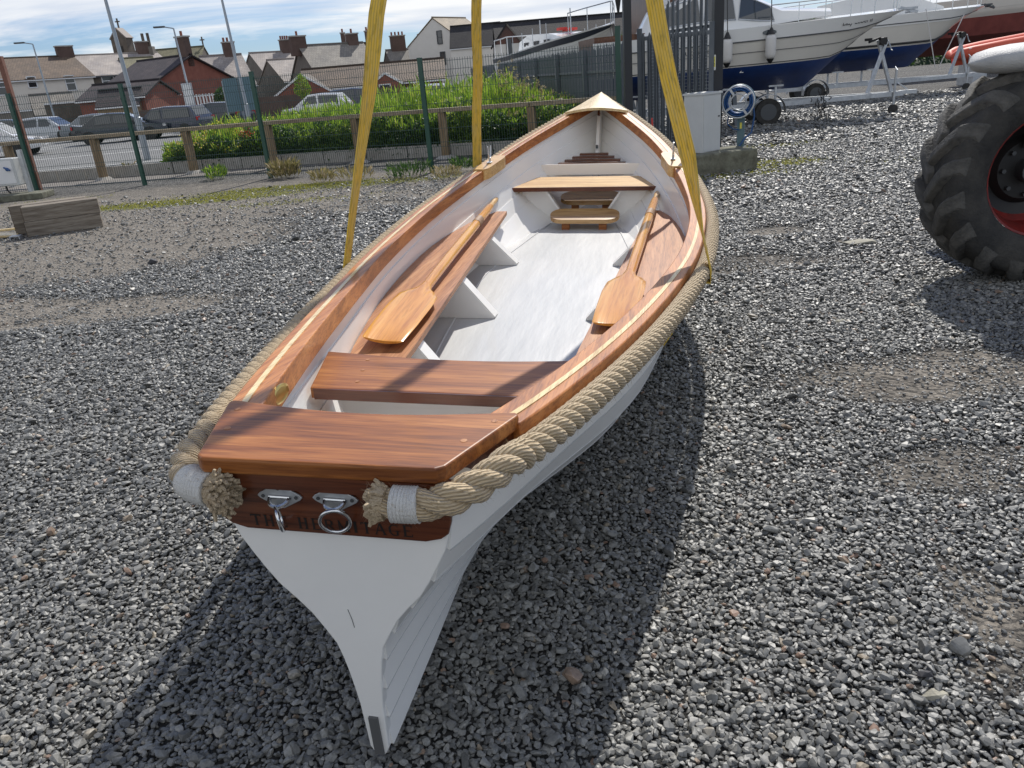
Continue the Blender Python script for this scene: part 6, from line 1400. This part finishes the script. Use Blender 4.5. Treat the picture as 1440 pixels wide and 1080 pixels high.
# brick house: gable faces right, pantile slope faces left
ax = at(267, 79, 72); d135 = Vector((math.cos(R_(150)), math.sin(R_(150)), 0)); L5 = 6.6; e5 = ax+d135*L5
def house2(name, apex, ang, Lr, Wd_, he, label, wall, roof, **k): return house(name, apex, ang, Lr, Wd_, he, label, wall, roof, **k)
house2('brick_house', ax, 150, L5, 9.0, 3.1, 'red brick house with tall gable and dark pantiled roof', 'brick_red', 'roof_dark', chims=((.5, 1.0, 1.5, 1),))
e_ = at(222, 114, 66); house('brick_outhouse', e_, 172, 5.4, 5, 2.3, 'low brick extension with ribbed tiled roof and white gutter in front of the brick house', 'brick_red', 'roof_dark', over=.2)['category'] = 'outhouse'
g_ = at(282, 81, 84); house('terraced_house', g_, 30, 3.9, 7.6, g_.z-2.9, 'house with bright pale roof and chimney behind the red brick gable', 'stone_grey', 'roof_pale', chims=((2.9, 1.1, 1.2, 3),), over=.15)
# chimney on church roof front
k_ = at(212, 86, 96); mb = MB(); mb.box(Vector((0, 0, 0)), (1.3, .8, 3.0)); o = empty('chimney_stack', (k_.x, 96, k_.z), 'stone chimney with two tall pots in front of the church roof', 'chimney'); mb.build('stack', 'stone_grey', o)
for sg in (-.3, .3): mb = MB(); mb.tube([(sg, 0, 1.5), (sg, 0, 2.9)], .17, 8); mb.build('chimney_pot', 'stone_dark', o, smooth=50)
# white lattice conservatory
wc = at(262, 150, 60); cv = empty('white_fence', (wc.x, 60, 0), 'white painted garden railing in front of the brick gable', 'railing'); zt_ = at(262, 134, 60).z
for k in range(14): MB().box(Vector((.2+k*.23, 0, zt_/2)), (.09, .04, zt_)).build('paling', 'white_pl', cv)
MB().box(Vector((1.7, .04, zt_-.1)), (3.4, .05, .12)).build('rail', 'white_pl', cv); MB().box(Vector((1.7, .04, zt_-.75)), (3.4, .05, .10)).build('rail', 'white_pl', cv)
def bush(px, py, Y, r_, label, n_=2600, m_='leaf_dark', sz=(.06, .14)):
    p = at(px, py, Y); r = np.random.default_rng(int(px)); u = r.normal(0, 1, (n_, 3)); u /= np.linalg.norm(u, axis=1)[:, None]; q = u*(r.random(n_)**.25)[:, None]*np.array(r_)
    q += np.array([[mnoise.noise(Vector(a_*2.0))*.15]*3 for a_ in q]); o = empty('bush', (p.x, Y, 0), label, 'bush')
    lv = leaves('foliage', m_, q+np.array([0, 0, p.z]), u+r.normal(0, .5, (n_, 3)), r.uniform(*sz, n_), r.uniform(sz[0]*.6, sz[1]*.7, n_), r.random(n_), o); mb = MB(); mb.tube([(0, 0, 0), (0, 0, p.z)], .08, 6); mb.build('stem', 'fence_wood', o); return o
bush(315, 136, 56, (.62, .6, .55), 'round dark green bush beside the road sign')
for i, (px, py, Y, r_, lab) in enumerate(((425, 122, 58, (.5, .5, .8), 'yellow green shrub before the brick bungalow'), (512, 134, 60, (1.2, .8, .5), 'low hedge behind the small white car'))): bush(px, py, Y, r_, lab, 1500, 'leaf')
# grey houses in the middle
h6 = at(351, 76, 98); house('stone_house', h6, 40, 5.5, 8.4, h6.z-3.2, 'grey stone house whose pale roof shows between pole and big chimney', 'stone_grey', 'roof_pale', chims=((4.6, 1.1, 1.3, 4),), over=.1)
h6 = at(376, 86, 90); house('stone_house', h6, 40, 3.0, 6.2, h6.z-2.2, 'small stone gable tucked in front of the grey stone house', 'stone_grey', 'roof_pale', over=.1)
h7 = at(421, 66, 82); house('stone_house', h7, 33, 6.6, 7.8, h7.z-3.1, 'big grey stone house with massive end chimney and pale tan roof', 'stone_grey', 'roof_grey', chims=((-.1, 1.5, .9, 1), (5.6, 1.1, .9, 1)), wins=(('R', 1.6, 3.2, .9, .5), ('R', 4.6, 3.2, .9, .5)), over=.15)
MB()
h8 = at(484, 64, 100); house('stone_house', h8, 8, 2.9, 6, h8.z-2.6, 'tall dark stone house with chimneys at both ends', 'stone_dark', 'roof_brown', chims=((0, .5, 1.3, 1), (2.8, .5, 1.3, 1)), over=.1, wins=(('R', 2.5, h8.z-4.2, .5, 1.4),))
h9 = at(543, 72, 104); house('stone_house', h9, 20, 4.4, 6.5, h9.z-2.4, 'dark house with chimney stacks left of the white gable', 'stone_dark', 'roof_grey', chims=((1.6, 1.8, 1.6, 4), (4.6, 1.0, 1.2, 3)), over=.1)
h9 = at(300, 150, 70)
# bungalow
b0 = at(430, 100, 66); house('bungalow', Vector((b0.x, 66, b0.z)), 3, 10.6, 7.0, b0.z-1.35, 'long low brick bungalow with brown tiled roof and a row of white windows', 'brick_red', 'roof_brown', over=.35, wins=tuple(('R', 1.9+k*.95, b0.z-2.25, .85, .8) for k in range(8)))
for px, lab in ((423, 'left brick gable of the bungalow with white bargeboards'), (541, 'right brick gable of the bungalow with white bargeboards')):
    g_ = at(px, 106 if px < 500 else 104, 62); o = empty('gabled_porch', (g_.x, 62, 0), lab, 'porch', 'gables of the bungalow'); w = 2.2 if px < 500 else 1.1; hg = g_.z
    fixn(MB().prism([(-w, 0), (w, 0), (w, hg-w*.62), (0, hg), (-w, hg-w*.62)], lambda p: Vector((p[0], 0, p[1])), lambda p: Vector((p[0], 2.5, p[1]))).build('wall', 'brick_red', o))
    for sg in (-1, 1):
        mb = MB(); mb.bar((sg*(w+.15), -.05, hg-w*.62-.06), (0, -.05, hg+.05), .06, .14, up=(0, 0, 1)); mb.build('bargeboard', 'white_pl', o); mb = MB(); mb.bar((sg*(w+.15), 1.3, hg-w*.62), (0, 1.3, hg+.08), 2.6, .08); mb.build('roof', 'roof_brown', o)
    mb = MB(); mb.box(Vector((-.1, -.03, hg-w*.62-.35)), (w*.8, .06, .7)); fo = mb.build('window', 'white_pl', o); MB().box(Vector((-.1, -.065, hg-w*.62-.35)), (w*.8-.14, .02, .56)).build('pane', 'glass', fo)
# white modern houses
h11 = at(608, 26, 100); house('white_house', h11, 55, 6.5, 8.4, 5.6, 'white rendered house with sharp gable and two small windows', 'render_white', 'roof_tan', over=.08, wins=(('G', -.8, 6.3, .7, 1.4), ('G', -1.0, 4.0, .7, 1.4)))
h12 = at(634, 39, 97); house('white_house', h12, -4, 5.6, 5.2, h12.z-2.3, 'white wing with black roof joined to the sharp white gable', 'render_white', 'roof_black', over=.1)
h13 = at(695, 35, 80); house('white_house', h13, 2, 17, 7.5, h13.z-3.1, 'second white house with long black roof and a dormer gable, behind the palisade', 'render_white', 'roof_black', over=.15, wins=(('R', 2.9, 3.2, .4, 1.2),))
g_ = at(712, 36, 75.5); o = empty('dormer_gable', (g_.x, 75.2, 0), 'timber topped dormer gable on the second white house', 'dormer'); w = 1.25; hg = g_.z
fixn(MB().prism([(-w, 1), (w, 1), (w, hg-1.5), (-w, hg-1.5)], lambda p: Vector((p[0], 0, p[1])), lambda p: Vector((p[0], 3, p[1]))).build('wall', 'render_white', o))
fixn(MB().prism([(-w, hg-1.5), (w, hg-1.5), (0, hg)], lambda p: Vector((p[0], -.02, p[1])), lambda p: Vector((p[0], 3, p[1]))).build('timber_gable', 'mahog_dark', o))
for sg in (-1, 1): mb = MB(); mb.bar((sg*(w+.25), 1.3, hg-1.75), (0, 1.3, hg+.1), 3.2, .12); mb.build('roof', 'roof_grey' if sg > 0 else 'roof_black', o)
fo = MB().box(Vector((.1, -.05, hg-1.75)), (.5, .06, 1.3)).build('window', 'dark_steel', o)
# dark stone boundary walls and sheds on the left
def wallseg(name, a_, b_, h, th, m_, label, cop=None):
    o = empty(name, (a_[0], a_[1], 0), label, 'wall' if 'wall' in name else 'shed'); d = Vector((b_[0]-a_[0], b_[1]-a_[1], 0)); mb = MB(); mb.bar((0, 0, h/2-.1), (d.x, d.y, h/2-.1), th, h+.2); mb.build('masonry', m_, o)
    if cop: mb = MB(); mb.bar((0, 0, h+.06), (d.x, d.y, h+.06), th+.12, .12); mb.build('coping', cop, o)
    return o
q0, q1 = at(62, 148, 66), at(136, 143, 68); wallseg('stone_wall', (q0.x, 66), (q1.x, 68), q0.z, .5, 'stone_dark', 'dark stone wall with white coping behind the silver car', 'white_pl')
q0, q1 = at(-40, 160, 60), at(45, 156, 62); wallseg('stone_wall', (q0.x, 60), (q1.x, 62), q1.z, .5, 'stone_grey', 'grey wall with pale top at the left edge', 'white_pl')
q0 = at(140, 130, 64); house('garden_shed', q0, 8, 3.0, 3.2, q0.z-1.1, 'small shed with dark ridged tile roof left of the tall pole', 'fence_wood', 'roof_dark', over=.1)['category'] = 'shed'
q0 = at(42, 136, 72); house('outbuilding', q0, 30, 3.2, 5.0, q0.z-1.6, 'grey roofed outbuilding in front of the cream house', 'stone_dark', 'roof_grey', over=.1)['category'] = 'outbuilding'
q0, q1 = at(560, 152, 62), at(330, 150, 60); wallseg('brick_wall', (q1.x, 60), (q0.x, 62), 1.5, .3, 'brick_brown', 'low brick wall running behind the parked white car')
q0, q1 = at(190, 160, 60), at(330, 150, 60); wallseg('brick_wall', (q0.x, 61), (q1.x-.1, 60.2), 1.3, .3, 'brick_brown', 'low brick wall behind the dark blue estate car')
